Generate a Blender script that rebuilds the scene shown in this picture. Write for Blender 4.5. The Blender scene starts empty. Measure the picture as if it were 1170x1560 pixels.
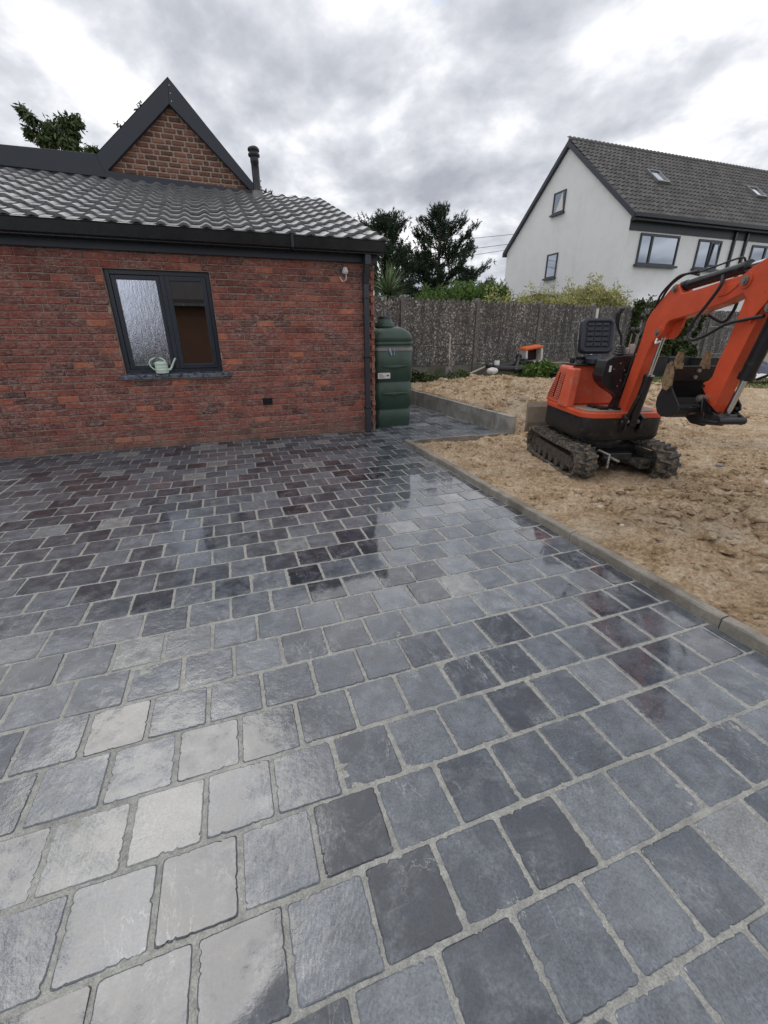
import bpy, math, random
import numpy as np
from mathutils import Vector, Matrix

random.seed(7)
rng = np.random.default_rng(7)
S = bpy.context.scene
C = S.collection
R = math.radians

# ------------------------------------------------------------------ camera
EYE = Vector((0.0, 0.0, 1.3))
YAW, PITCH, ROLL, FPX = 0.339787, 0.395919, -0.005107, 641.4
fwd = Vector((math.sin(YAW) * math.cos(PITCH), math.cos(YAW) * math.cos(PITCH), -math.sin(PITCH)))
r0 = Vector((math.cos(YAW), -math.sin(YAW), 0))
u0 = r0.cross(fwd)
rgt = r0 * math.cos(ROLL) + u0 * math.sin(ROLL)
upv = -r0 * math.sin(ROLL) + u0 * math.cos(ROLL)
cam_d = bpy.data.cameras.new('camera')
cam_d.sensor_fit = 'VERTICAL'
cam_d.sensor_height = 36
cam_d.lens = FPX / 1560 * 36
cam_d.clip_start = 0.02
cam_d.clip_end = 2000
cam = bpy.data.objects.new('camera', cam_d)
C.objects.link(cam)
M = Matrix.Identity(4)
for i in range(3):
    M[i][0], M[i][1], M[i][2], M[i][3] = rgt[i], upv[i], -fwd[i], EYE[i]
cam.matrix_world = M
S.camera = cam

# ------------------------------------------------------------------ light
SUN_AZ, SUN_EL = R(-20), R(54)      # azimuth from +Y, towards +X
w = bpy.data.worlds.new('World')
S.world = w
w.use_nodes = True
nt = w.node_tree
nt.nodes.clear()
def N(t, typ, **kw):
    n = t.nodes.new(typ)
    for k, v in kw.items():
        if k.startswith('i_'):
            n.inputs[k[2:].replace('_', ' ')].default_value = v
        else:
            setattr(n, k, v)
    return n
L_ = lambda t, a, b: t.links.new(a, b)
def mathn(t, op, a, b=None, clamp=False):
    n = t.nodes.new('ShaderNodeMath'); n.operation = op; n.use_clamp = clamp
    for i, v in enumerate((a, b)):
        if v is None: continue
        if isinstance(v, (int, float)): n.inputs[i].default_value = v
        else: t.links.new(v, n.inputs[i])
    return n.outputs[0]
def ramp(t, fac, stops, interp='LINEAR'):
    n = t.nodes.new('ShaderNodeValToRGB')
    n.color_ramp.interpolation = interp
    e = n.color_ramp.elements
    while len(e) > 1: e.remove(e[-1])
    for i, (p, c) in enumerate(stops):
        if isinstance(c, (int, float)): c = (c, c, c)
        el = e[0] if i == 0 else e.new(p)
        el.position = p; el.color = (*c, 1)
    t.links.new(fac, n.inputs[0])
    return n.outputs[0]
def mix(t, fac, a, b, mode='MIX'):
    n = t.nodes.new('ShaderNodeMix'); n.data_type = 'RGBA'; n.blend_type = mode
    for i_, v in ((0, fac), (6, a), (7, b)):
        sock = n.inputs[i_]
        if isinstance(v, (int, float)): sock.default_value = v if i_ == 0 else (v, v, v, 1)
        elif isinstance(v, tuple): sock.default_value = (*v, 1)
        else: t.links.new(v, sock)
    return n.outputs[2]
def noise(t, vec, scale, detail=4, rough=.55, dist=0., lac=2.0):
    n = t.nodes.new('ShaderNodeTexNoise')
    n.inputs['Scale'].default_value = scale; n.inputs['Detail'].default_value = detail
    n.inputs['Roughness'].default_value = rough; n.inputs['Distortion'].default_value = dist
    n.inputs['Lacunarity'].default_value = lac
    if vec is not None: t.links.new(vec, n.inputs['Vector'])
    return n.outputs['Fac']

tc = N(nt, 'ShaderNodeTexCoord')
sky = N(nt, 'ShaderNodeTexSky', sky_type='NISHITA', sun_disc=False, sun_elevation=SUN_EL, sun_rotation=SUN_AZ)
sky.air_density = 1.5; sky.dust_density = 2.0
sep = N(nt, 'ShaderNodeSeparateXYZ'); L_(nt, tc.outputs['Generated'], sep.inputs[0])
zc = mathn(nt, 'ADD', mathn(nt, 'MAXIMUM', sep.outputs[2], 0.0), 0.30)
cmb = N(nt, 'ShaderNodeCombineXYZ')
L_(nt, mathn(nt, 'DIVIDE', sep.outputs[0], zc), cmb.inputs[0])
L_(nt, mathn(nt, 'DIVIDE', sep.outputs[1], zc), cmb.inputs[1])
mp = N(nt, 'ShaderNodeMapping'); mp.inputs['Rotation'].default_value = (0, 0, R(38)); mp.inputs['Scale'].default_value = (1.15, 1.0, 1); mp.inputs['Location'].default_value = (3.3, 1.7, 0)
L_(nt, cmb.outputs[0], mp.inputs[0])
n1 = noise(nt, mp.outputs[0], 2.5, 10, .55, .12)
n2 = noise(nt, mp.outputs[0], .75, 4, .5, .2)
mixn = mathn(nt, 'ADD', mathn(nt, 'MULTIPLY', n1, .68), mathn(nt, 'MULTIPLY', n2, .36))
cloud = ramp(nt, mixn, [(.39, (.30, .318, .36)), (.46, (.40, .418, .46)), (.515, (.52, .535, .575)), (.565, (.70, .71, .735)), (.63, (.90, .90, .91))])
gap = ramp(nt, noise(nt, mp.outputs[0], 2.3, 6, .6, .3), [(.69, 0.), (.76, .55)])
skys = N(nt, 'ShaderNodeVectorMath', operation='SCALE'); skys.inputs['Scale'].default_value = .12
L_(nt, sky.outputs[0], skys.inputs[0])
col = mix(nt, gap, cloud, skys.outputs[0])
bg = N(nt, 'ShaderNodeBackground'); bg.inputs['Strength'].default_value = 1.0
L_(nt, col, bg.inputs[0])
wo = N(nt, 'ShaderNodeOutputWorld'); L_(nt, bg.outputs[0], wo.inputs[0])

sd = bpy.data.lights.new('sun', 'SUN')
sd.energy = .5; sd.angle = R(29); sd.color = (1, .955, .89)
sun = bpy.data.objects.new('sun', sd); C.objects.link(sun)
sv = Vector((math.sin(SUN_AZ) * math.cos(SUN_EL), math.cos(SUN_AZ) * math.cos(SUN_EL), math.sin(SUN_EL)))
sun.rotation_euler = sv.to_track_quat('Z', 'Y').to_euler()
S.view_settings.view_transform = 'Standard'
S.view_settings.look = 'None'
S.view_settings.gamma = 1
S.view_settings.use_curve_mapping = False
S.view_settings.exposure = 0.55
S.cycles.max_bounces = 6
S.cycles.use_denoising = True

# ------------------------------------------------------------------ helpers
def fbm(x, y, scale, octv=4, seed=0, gain=.5):
    x = np.asarray(x, float) * scale; y = np.asarray(y, float) * scale
    out = np.zeros_like(x); amp = 1.; tot = 0
    for o in range(octv):
        xi = np.floor(x).astype(np.int64); yi = np.floor(y).astype(np.int64)
        xf = x - xi; yf = y - yi
        u = xf * xf * (3 - 2 * xf); v = yf * yf * (3 - 2 * yf)
        def h(a, b):
            n = (a * 374761393 + b * 668265263 + (seed + o) * 974634777) & 0xFFFFFFFF
            n = ((n ^ (n >> 13)) * 1274126177) & 0xFFFFFFFF
            return ((n ^ (n >> 16)) & 0xFFFF) / 65535.
        val = (h(xi, yi) * (1 - u) + h(xi + 1, yi) * u) * (1 - v) + (h(xi, yi + 1) * (1 - u) + h(xi + 1, yi + 1) * u) * v
        out += amp * (val - .5); tot += amp
        amp *= gain; x = x * 2.03 + 17.1; y = y * 2.03 + 9.7
    return out / tot * 2
def sstep(a, b, x):
    t = np.clip((np.asarray(x, float) - a) / (b - a), 0, 1)
    return t * t * (3 - 2 * t)

class MB:
    def __init__(s): s.v = []; s.f = []; s.t = []; s.sm = []
    def add(s, vs, fs, tint=.5, smooth=False):
        b = len(s.v); s.v += [tuple(p) for p in vs]
        for f in fs:
            s.f.append(tuple(i + b for i in f)); s.t.append(tint); s.sm.append(smooth)
        return s
    def box(s, x0, x1, y0, y1, z0, z1, tint=.5, m=None):
        vs = [(x, y, z) for x in (x0, x1) for y in (y0, y1) for z in (z0, z1)]
        if m is not None: vs = [m @ Vector(v) for v in vs]
        return s.add(vs, [(0, 1, 3, 2), (4, 6, 7, 5), (0, 4, 5, 1), (2, 3, 7, 6), (0, 2, 6, 4), (1, 5, 7, 3)], tint)
    def prism(s, poly, a0, a1, axis='x', tint=.5):
        # poly of 2D points, extruded along axis; axis x: (y,z); y: (x,z); z: (x,y)
        f = {'x': lambda p, a: (a, p[0], p[1]), 'y': lambda p, a: (p[0], a, p[1]), 'z': lambda p, a: (p[0], p[1], a)}[axis]
        n = len(poly)
        vs = [f(p, a0) for p in poly] + [f(p, a1) for p in poly]
        fs = [tuple(range(n)), tuple(range(2 * n - 1, n - 1, -1))] + [(i, i + n, (i + 1) % n + n, (i + 1) % n) for i in range(n)]
        return s.add(vs, fs, tint)
    def tube(s, pts, r, seg=8, cap=True, tint=.5, smooth=True):
        pts = [Vector(p) for p in pts]; n = len(pts)
        rs = r if isinstance(r, (list, tuple)) else [r] * n
        ref = None; vs = []
        for i, p in enumerate(pts):
            d = (pts[min(i + 1, n - 1)] - pts[max(i - 1, 0)]).normalized()
            if ref is None:
                ref = Vector((0, 0, 1)) if abs(d.z) < .9 else Vector((1, 0, 0))
            a = d.cross(ref)
            if a.length < 1e-5: a = d.orthogonal()
            a.normalize(); b = d.cross(a).normalized(); ref = -b if False else ref
            for k in range(seg):
                t = 2 * math.pi * k / seg
                vs.append(p + a * (math.cos(t) * rs[i]) + b * (math.sin(t) * rs[i]))
        fs = [(i * seg + k, i * seg + (k + 1) % seg, (i + 1) * seg + (k + 1) % seg, (i + 1) * seg + k) for i in range(n - 1) for k in range(seg)]
        s.add(vs, fs, tint, smooth)
        if cap:
            s.add(vs[:seg], [tuple(range(seg - 1, -1, -1))], tint)
            s.add(vs[-seg:], [tuple(range(seg))], tint)
        return s
    def lathe(s, prof, c=(0, 0, 0), seg=20, tint=.5, smooth=True):
        n = len(prof); vs = []
        for r, z in prof:
            for k in range(seg):
                t = 2 * math.pi * k / seg
                vs.append((c[0] + r * math.cos(t), c[1] + r * math.sin(t), c[2] + z))
        fs = [(i * seg + k, i * seg + (k + 1) % seg, (i + 1) * seg + (k + 1) % seg, (i + 1) * seg + k) for i in range(n - 1) for k in range(seg)]
        s.add(vs, fs, tint, smooth)
        s.add(vs[:seg], [tuple(range(seg - 1, -1, -1))], tint); s.add(vs[-seg:], [tuple(range(seg))], tint)
        return s
    def mesh(s, name, mat):
        me = bpy.data.meshes.new(name); me.from_pydata(s.v, [], s.f)
        me.polygons.foreach_set('use_smooth', s.sm)
        at = me.attributes.new('tint', 'FLOAT', 'FACE'); at.data.foreach_set('value', s.t)
        if mat: me.materials.append(mat)
        me.update(); return me
    def obj(s, name, mat, parent=None, bevel=0, seg=2, loc=None, kind=None):
        o = bpy.data.objects.new(name, s.mesh(name, mat)); C.objects.link(o)
        if parent: o.parent = parent
        if loc: o.location = loc
        if kind: o['kind'] = kind
        if bevel:
            m = o.modifiers.new('bevel', 'BEVEL'); m.width = bevel; m.segments = seg; m.limit_method = 'ANGLE'; m.angle_limit = R(35)
        return o

def np_obj(name, V, F, mat, parent=None, tint=None, smooth=False, kind=None, loc=None):
    V = np.asarray(V, np.float32); F = np.asarray(F, np.int32)
    me = bpy.data.meshes.new(name)
    me.vertices.add(len(V)); me.vertices.foreach_set('co', V.ravel())
    k = F.shape[1]
    me.loops.add(F.size); me.loops.foreach_set('vertex_index', F.ravel())
    me.polygons.add(len(F)); me.polygons.foreach_set('loop_start', np.arange(0, F.size, k, dtype=np.int32))
    me.polygons.foreach_set('use_smooth', np.full(len(F), smooth))
    if tint is None: tint = np.full(len(F), .5)
    me.update(calc_edges=True)
    at = me.attributes.new('tint', 'FLOAT', 'FACE'); at.data.foreach_set('value', np.asarray(tint, np.float32))
    me.materials.append(mat); me.validate()
    o = bpy.data.objects.new(name, me); C.objects.link(o)
    if parent: o.parent = parent
    if kind: o['kind'] = kind
    if loc: o.location = loc
    return o
def thing(name, label, cat, loc=(0, 0, 0), rz=0, group=None):
    o = bpy.data.objects.new(name, None); C.objects.link(o); o.empty_display_size = .1
    o.location = loc; o.rotation_euler = (0, 0, rz)
    o['label'] = label; o['category'] = cat
    if group: o['group'] = group
    return o
def tag(o, label, cat, group=None):
    o['label'] = label; o['category'] = cat
    if group: o['group'] = group
    return o
def link(name, me, parent, loc=(0, 0, 0), rot=(0, 0, 0), sc=(1, 1, 1)):
    o = bpy.data.objects.new(name, me); C.objects.link(o); o.parent = parent
    o.location = loc; o.rotation_euler = rot; o.scale = sc
    return o

# ------------------------------------------------------------------ materials
def mat(name, base=(.5, .5, .5), rough=.6, metal=0., spec=.5):
    m = bpy.data.materials.new(name); m.use_nodes = True
    t = m.node_tree; b = t.nodes['Principled BSDF']
    b.inputs['Base Color'].default_value = (*base, 1); b.inputs['Roughness'].default_value = rough
    b.inputs['Metallic'].default_value = metal; b.inputs['Specular IOR Level'].default_value = spec
    return m, t, b
def pos(t): return t.nodes.new('ShaderNodeNewGeometry').outputs['Position']
def objc(t): return t.nodes.new('ShaderNodeTexCoord').outputs['Object']
def tint(t):
    a = t.nodes.new('ShaderNodeAttribute'); a.attribute_name = 'tint'; return a.outputs['Fac']
def bump(t, b, h, strength=.3, dist=.01):
    n = t.nodes.new('ShaderNodeBump'); n.inputs['Strength'].default_value = strength; n.inputs['Distance'].default_value = dist
    L_(t, h, n.inputs['Height']); L_(t, n.outputs[0], b.inputs['Normal']); return n
def sc(t, vec, s):
    n = t.nodes.new('ShaderNodeMapping'); n.inputs['Scale'].default_value = s; L_(t, vec, n.inputs[0]); return n.outputs[0]

def simple(name, base, rough=.5, metal=0., var=.12, scale=9., bmp=0., dirt=None, dscale=5., damt=(.5, .7), spec=.5):
    """a painted / moulded / metal surface with uneven tone, optional dirt and fine relief"""
    m, t, b = mat(name, base, rough, metal, spec)
    p = pos(t)
    n = noise(t, p, scale, 6, .6)
    lo = tuple(c * (1 - var) for c in base); hi = tuple(min(1, c * (1 + var)) for c in base)
    c = ramp(t, n, [(.3, lo), (.7, hi)])
    if dirt:
        dn = noise(t, p, dscale, 8, .72, .3)
        f = ramp(t, dn, [(damt[0], 0.), (damt[1], 1.)])
        c = mix(t, f, c, dirt)
        L_(t, mathn(t, 'ADD', mathn(t, 'MULTIPLY', f, .45), rough, True), b.inputs['Roughness'])
    else:
        L_(t, mathn(t, 'ADD', mathn(t, 'MULTIPLY', n, .2), rough - .1, True), b.inputs['Roughness'])
    L_(t, c, b.inputs['Base Color'])
    if bmp: bump(t, b, noise(t, p, scale * 12, 5, .6), bmp, .004)
    return m

# bluestone paving: wet, worn
def m_paver():
    m, t, b = mat('bluestone')
    p = pos(t); ti = tint(t)
    oi = t.nodes.new('ShaderNodeObjectInfo')
    ra = mathn(t, 'FRACT', mathn(t, 'ADD', mathn(t, 'MULTIPLY', oi.outputs['Random'], 7.31), ti))
    base = ramp(t, ra, [(0, (.020, .024, .035)), (.1, (.036, .042, .056)), (.3, (.058, .066, .083)), (.55, (.082, .093, .112)), (.78, (.112, .124, .144)), (.94, (.145, .158, .178)), (.965, (.19, .196, .20)), (1, (.225, .228, .222))])
    n = noise(t, p, 14, 10, .66, .4)
    c = mix(t, .85, base, ramp(t, n, [(.3, .27), (.5, .5), (.7, .76)]), 'OVERLAY')
    fine = noise(t, p, 150, 6, .75)
    c = mix(t, .62, c, ramp(t, fine, [(.38, .22), (.62, .78)]), 'OVERLAY')
    # cloudy lime bloom on some stones
    bl = mathn(t, 'MULTIPLY', ramp(t, noise(t, p, 7.5, 8, .72, .6), [(.47, 0.), (.68, .6)]), ramp(t, noise(t, p, 90, 5, .75), [(.4, .2), (.62, 1.)]))
    c = mix(t, bl, c, (.29, .31, .33))
    # pale calcite veins, only here and there
    vo = t.nodes.new('ShaderNodeTexVoronoi'); vo.feature = 'DISTANCE_TO_EDGE'; vo.inputs['Scale'].default_value = 4.3
    wv = t.nodes.new('ShaderNodeVectorMath'); wv.operation = 'ADD'; L_(t, p, wv.inputs[0])
    nz = t.nodes.new('ShaderNodeTexNoise'); nz.inputs['Scale'].default_value = 16; nz.inputs['Detail'].default_value = 6; L_(t, p, nz.inputs['Vector'])
    vs = t.nodes.new('ShaderNodeVectorMath'); vs.operation = 'SCALE'; vs.inputs['Scale'].default_value = .09; L_(t, nz.outputs['Color'], vs.inputs[0]); L_(t, vs.outputs[0], wv.inputs[1])
    L_(t, wv.outputs[0], vo.inputs['Vector'])
    wv2 = noise(t, sc(t, p, (9, 3.4, 1)), 1, 9, .62, .6)
    vl = mathn(t, 'ABSOLUTE', mathn(t, 'SUBTRACT', wv2, .5))
    vein = mathn(t, 'MULTIPLY', ramp(t, vl, [(.0, 1.), (.0016, .4), (.0045, 0.)]), ramp(t, noise(t, p, 3.7, 4, .6), [(.51, 0.), (.60, .8)]))
    c = mix(t, vein, c, (.5, .51, .5))
    # saw / drag scratches
    sw = noise(t, sc(t, p, (7, 170, 1)), 1, 3, .5, .1)
    scr = mathn(t, 'MULTIPLY', ramp(t, sw, [(.66, 0.), (.70, .3)]), ramp(t, noise(t, p, 2.2, 2), [(.5, 0.), (.6, 1.)]))
    c = mix(t, scr, c, (.3, .31, .32))
    L_(t, c, b.inputs['Base Color'])
    wet = noise(t, p, 1.05, 5, .6, .3)
    wn = mathn(t, 'ADD', wet, mathn(t, 'MULTIPLY', mathn(t, 'SUBTRACT', n, .5), .38))
    wn = mathn(t, 'ADD', wn, mathn(t, 'MULTIPLY', mathn(t, 'SUBTRACT', ra, .5), .10))
    # a film of rain water still stands on the lower middle of the patio
    dv = t.nodes.new('ShaderNodeVectorMath'); dv.operation = 'DISTANCE'; L_(t, sc(t, p, (.8, .55, 1)), dv.inputs[0]); dv.inputs[1].default_value = (1.15, 1.55, 0)
    wn = mathn(t, 'SUBTRACT', wn, mathn(t, 'MULTIPLY', ramp(t, dv.outputs['Value'], [(.5, 1.), (1.35, 0.)]), .22))
    spy = t.nodes.new('ShaderNodeSeparateXYZ'); L_(t, p, spy.inputs[0])
    dry = ramp(t, mathn(t, 'MULTIPLY', spy.outputs[1], .1), [(.42, 0.), (.56, 1.)])
    wn = mathn(t, 'ADD', wn, mathn(t, 'MULTIPLY', dry, .2))
    ro = ramp(t, wn, [(.36, .22), (.50, .38), (.68, .6)])
    L_(t, ro, b.inputs['Roughness'])
    b.inputs['IOR'].default_value = 1.45; b.inputs['Specular IOR Level'].default_value = .3
    L_(t, ramp(t, wn, [(.42, 1.), (.52, .85), (.66, .35)]), b.inputs['Coat Weight']); b.inputs['Coat IOR'].default_value = 1.68
    L_(t, ramp(t, wn, [(.42, .012), (.53, .06), (.66, .22)]), b.inputs['Coat Roughness'])
    h = mathn(t, 'ADD', mathn(t, 'MULTIPLY', n, .9), mathn(t, 'MULTIPLY', fine, .22))
    bn = bump(t, b, h, .3, .006)
    L_(t, ramp(t, wn, [(.38, .06), (.55, .35), (.7, .65)]), bn.inputs['Strength'])
    bn2 = t.nodes.new('ShaderNodeBump'); L_(t, ramp(t, wn, [(.4, .03), (.48, .22), (.60, .8)]), bn2.inputs['Strength']); bn2.inputs['Distance'].default_value = .006
    L_(t, noise(t, p, 19, 7, .62), bn2.inputs['Height']); L_(t, bn2.outputs[0], b.inputs['Coat Normal'])
    return m
M_PAVER = m_paver()

def m_mortar():
    m, t, b = mat('joint_mortar', rough=.8)
    p = pos(t)
    n = noise(t, p, 40, 8, .7)
    c = ramp(t, n, [(.3, (.20, .20, .183)), (.5, (.32, .318, .292)), (.7, (.43, .42, .385))])
    c = mix(t, ramp(t, noise(t, p, 2.2, 5), [(.4, 0.), (.7, .35)]), c, (.17, .175, .17))
    c = mix(t, .6, c, ramp(t, noise(t, p, 260, 4, .7), [(.36, .25), (.64, .75)]), 'OVERLAY')
    c = mix(t, ramp(t, noise(t, p, 9, 6, .7), [(.52, 0.), (.68, .45)]), c, (.15, .15, .14))
    L_(t, c, b.inputs['Base Color'])
    L_(t, ramp(t, noise(t, p, 3, 5), [(.4, .35), (.65, .8)]), b.inputs['Roughness'])
    bump(t, b, noise(t, p, 160, 6, .7), .5, .003)
    return m
M_MORTAR = m_mortar()

def m_brick(name, stops, lime=.6, rough=.85):
    m, t, b = mat(name, rough=rough, spec=.35)
    p = pos(t); ti = tint(t)
    base = ramp(t, ti, stops)
    n = noise(t, p, 24, 9, .72, .3)
    c = mix(t, .75, base, ramp(t, n, [(.28, .22), (.5, .5), (.72, .76)]), 'OVERLAY')
    st = noise(t, sc(t, p, (26, 26, 70)), 1, 9, .72, .9)
    f = mathn(t, 'MULTIPLY', ramp(t, st, [(.47, 0.), (.58, lime)]), ramp(t, noise(t, p, 3.4, 5, .65), [(.34, .3), (.58, 1.)]))
    c = mix(t, f, c, (.40, .31, .275))
    sz = t.nodes.new('ShaderNodeSeparateXYZ'); L_(t, p, sz.inputs[0])
    spl = mathn(t, 'ADD', mathn(t, 'MULTIPLY', sz.outputs[2], -1.1), mathn(t, 'MULTIPLY', noise(t, p, 4.5, 7, .7), .9))
    c = mix(t, ramp(t, spl, [(.12, 0.), (.5, .5)]), c, (.20, .15, .12))
    dk = ramp(t, noise(t, p, 55, 5, .7), [(.62, 0.), (.75, .7)])
    c = mix(t, dk, c, (.07, .045, .04))
    L_(t, c, b.inputs['Base Color'])
    h = mathn(t, 'ADD', n, mathn(t, 'MULTIPLY', st, .6))
    bump(t, b, h, .8, .012)
    return m
M_BRICK = m_brick('red_brick', [(0, (.10, .038, .034)), (.2, (.175, .053, .042)), (.45, (.24, .065, .047)), (.7, (.285, .075, .052)), (.95, (.33, .088, .055)), (.975, (.45, .13, .065)), (1, (.5, .15, .075))], .72)
M_BRICK2 = m_brick('old_brown_brick', [(0, (.11, .055, .04)), (.4, (.17, .072, .048)), (.8, (.22, .092, .058)), (.97, (.32, .15, .10)), (1, (.5, .36, .28))], .2)
M_WMORT = simple('wall_mortar', (.33, .255, .21), .9, var=.35, scale=30, bmp=.6)
M_WMORT2 = simple('gable_mortar', (.40, .32, .26), .9, var=.25, scale=30, bmp=.6)
M_ANTH = simple('anthracite_metal', (.035, .042, .055), .32, 0., .1, 4)
M_ANTH2 = simple('anthracite_cladding', (.024, .029, .042), .45, 0., .1, 2.5)
M_BLACK = simple('black_gutter', (.012, .013, .016), .28, 0., .15, 6)
M_FRAME = simple('anthracite_window_frame', (.022, .028, .042), .3, 0., .1, 5)
M_SILL = simple('wet_bluestone_sill', (.13, .145, .18), .22, var=.6, scale=22, bmp=.7, dirt=(.02, .022, .03), dscale=16, damt=(.5, .58))
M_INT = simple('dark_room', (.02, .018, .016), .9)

def m_glass(name, colr, rough, rain=0.):
    m, t, b = mat(name, colr, rough, 1.0)
    if rain:
        p = pos(t)
        n = noise(t, sc(t, p, (34, 1, 9)), 1, 6, .7, .6)
        g = noise(t, sc(t, p, (120, 1, 60)), 1, 3, .6)
        bump(t, b, mathn(t, 'ADD', n, mathn(t, 'MULTIPLY', g, .5)), rain, .012)
        L_(t, mix(t, ramp(t, n, [(.35, 0.), (.7, .5)]), colr, tuple(c * .55 for c in colr)), b.inputs['Base Color'])
    return m
M_PANE_WET = m_glass('rain_streaked_glass', (.56, .60, .70), .05, .13)
M_PANE = m_glass('reflective_glass', (.24, .235, .24), .02)
M_PANE_FAR = m_glass('far_window_glass', (.30, .33, .38), .03)

def m_tile():
    m, t, b = mat('wet_anthracite_roof_tile', rough=.3)
    p = pos(t); ti = tint(t)
    oi = t.nodes.new('ShaderNodeObjectInfo')
    ra = mathn(t, 'FRACT', mathn(t, 'ADD', oi.outputs['Random'], ti))
    c = ramp(t, ra, [(0, (.11, .113, .122)), (1, (.17, .173, .182))])
    n = noise(t, p, 30, 7, .7)
    c = mix(t, .6, c, ramp(t, n, [(.3, .3), (.7, .7)]), 'OVERLAY')
    c = mix(t, ramp(t, noise(t, p, 12, 8, .7), [(.5, 0.), (.72, .3)]), c, (.25, .25, .26))
    L_(t, c, b.inputs['Base Color'])
    b.inputs['Coat Weight'].default_value = .8; b.inputs['Coat Roughness'].default_value = .34; b.inputs['Coat IOR'].default_value = 2.0
    L_(t, ramp(t, n, [(.35, .2), (.65, .42)]), b.inputs['Roughness'])
    b.inputs['Specular IOR Level'].default_value = .9
    bump(t, b, n, .25, .004)
    return m
M_TILE = m_tile()
def m_tile2():
    m, t, b = mat('weathered_grey_roof_tile', rough=.7)
    p = pos(t)
    c = ramp(t, tint(t), [(0, (.060, .056, .054)), (1, (.125, .117, .112))])
    n = noise(t, p, 5, 9, .72)
    c = mix(t, ramp(t, n, [(.5, 0.), (.72, .5)]), c, (.17, .16, .145))
    L_(t, c, b.inputs['Base Color'])
    return m
M_TILE2 = m_tile2()

def m_render():
    m, t, b = mat('white_render', rough=.9)
    p = pos(t)
    n = noise(t, p, 1.3, 9, .68)
    c = ramp(t, n, [(.3, (.80, .80, .80)), (.55, (.87, .87, .875))])
    st = noise(t, sc(t, p, (5.5, 5.5, .38)), 1, 8, .68, .4)
    c = mix(t, ramp(t, st, [(.56, 0.), (.78, .3)]), c, (.56, .56, .53))
    sp = noise(t, p, 9, 6, .75)
    c = mix(t, ramp(t, sp, [(.66, 0.), (.74, .5)]), c, (.45, .45, .42))
    L_(t, c, b.inputs['Base Color'])
    bump(t, b, noise(t, p, 60, 4, .6), .4, .01)
    return m
M_WHITE = m_render()

def m_soil(wetk=1.):
    m, t, b = mat('sandy_clay_soil', rough=.95, spec=.2)
    p = pos(t)
    n = noise(t, p, 3.2, 12, .72, .3)
    f = noise(t, p, 38, 8, .75)
    c = ramp(t, n, [(.30, (.24, .152, .085)), (.42, (.47, .33, .20)), (.54, (.64, .48, .32)), (.68, (.80, .66, .49))])
    c = mix(t, .95, c, ramp(t, f, [(.3, .16), (.5, .5), (.68, .8)]), 'OVERLAY')
    g = noise(t, p, .8, 5, .6)
    c = mix(t, ramp(t, g, [(.52, 0.), (.68, .55)]), c, (.42, .37, .30))
    L_(t, c, b.inputs['Base Color'])
    h = mathn(t, 'ADD', mathn(t, 'MULTIPLY', f, .5), noise(t, p, 14, 10, .72))
    bump(t, b, h, 1., .06)
    return m
M_SOIL = m_soil()

def m_conc(name, lo, hi, wet=(.14, .13, .115), bm=.5):
    m, t, b = mat(name, rough=.85)
    p = pos(t)
    n = noise(t, p, 6, 9, .7)
    c = ramp(t, n, [(.3, lo), (.7, hi)])
    c = mix(t, ramp(t, noise(t, p, 2.2, 7, .65, .5), [(.46, 0.), (.6, .75)]), c, wet)
    c = mix(t, .4, c, ramp(t, noise(t, p, 70, 5, .7), [(.3, .3), (.7, .7)]), 'OVERLAY')
    L_(t, c, b.inputs['Base Color'])
    bump(t, b, noise(t, p, 45, 8, .7), bm, .006)
    return m
M_KERB = m_conc('kerb_concrete', (.20, .182, .155), (.34, .31, .27), (.13, .115, .095))
M_RETAIN = m_conc('retaining_concrete', (.24, .235, .22), (.40, .39, .365), (.15, .142, .128))

def m_aggregate():
    m, t, b = mat('exposed_aggregate_concrete', rough=.9)
    p = pos(t)
    vo = t.nodes.new('ShaderNodeTexVoronoi'); vo.inputs['Scale'].default_value = 32; vo.inputs['Randomness'].default_value = 1
    L_(t, p, vo.inputs['Vector'])
    bw = t.nodes.new('ShaderNodeRGBToBW'); L_(t, vo.outputs['Color'], bw.inputs[0])
    c = ramp(t, bw.outputs[0], [(.0, (.048, .043, .041)), (.4, (.115, .104, .098)), (.66, (.20, .18, .165)), (.8, (.40, .375, .345)), (.9, (.6, .58, .55))])
    streak = noise(t, sc(t, p, (4.2, 4.2, .5)), 1, 7, .65, .3)
    c = mix(t, ramp(t, streak, [(.38, .8), (.6, 0.)]), c, (.05, .046, .044))
    li = noise(t, sc(t, p, (9, 9, 2.2)), 1, 7, .7)
    c = mix(t, ramp(t, li, [(.6, 0.), (.72, .5)]), c, (.33, .325, .30))
    L_(t, c, b.inputs['Base Color'])
    bump(t, b, mathn(t, 'SUBTRACT', 1., vo.outputs['Distance']), .8, .02)
    return m
M_AGG = m_aggregate()
M_POST = simple('weathered_concrete_post', (.15, .138, .128), .9, var=.45, scale=14, bmp=.6, dirt=(.3, .3, .27), dscale=9, damt=(.55, .7))
M_PLINTH = simple('mossy_concrete_plinth', (.15, .15, .125), .9, var=.3, scale=5, bmp=.4, dirt=(.08, .085, .055), dscale=3, damt=(.45, .7))

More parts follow.
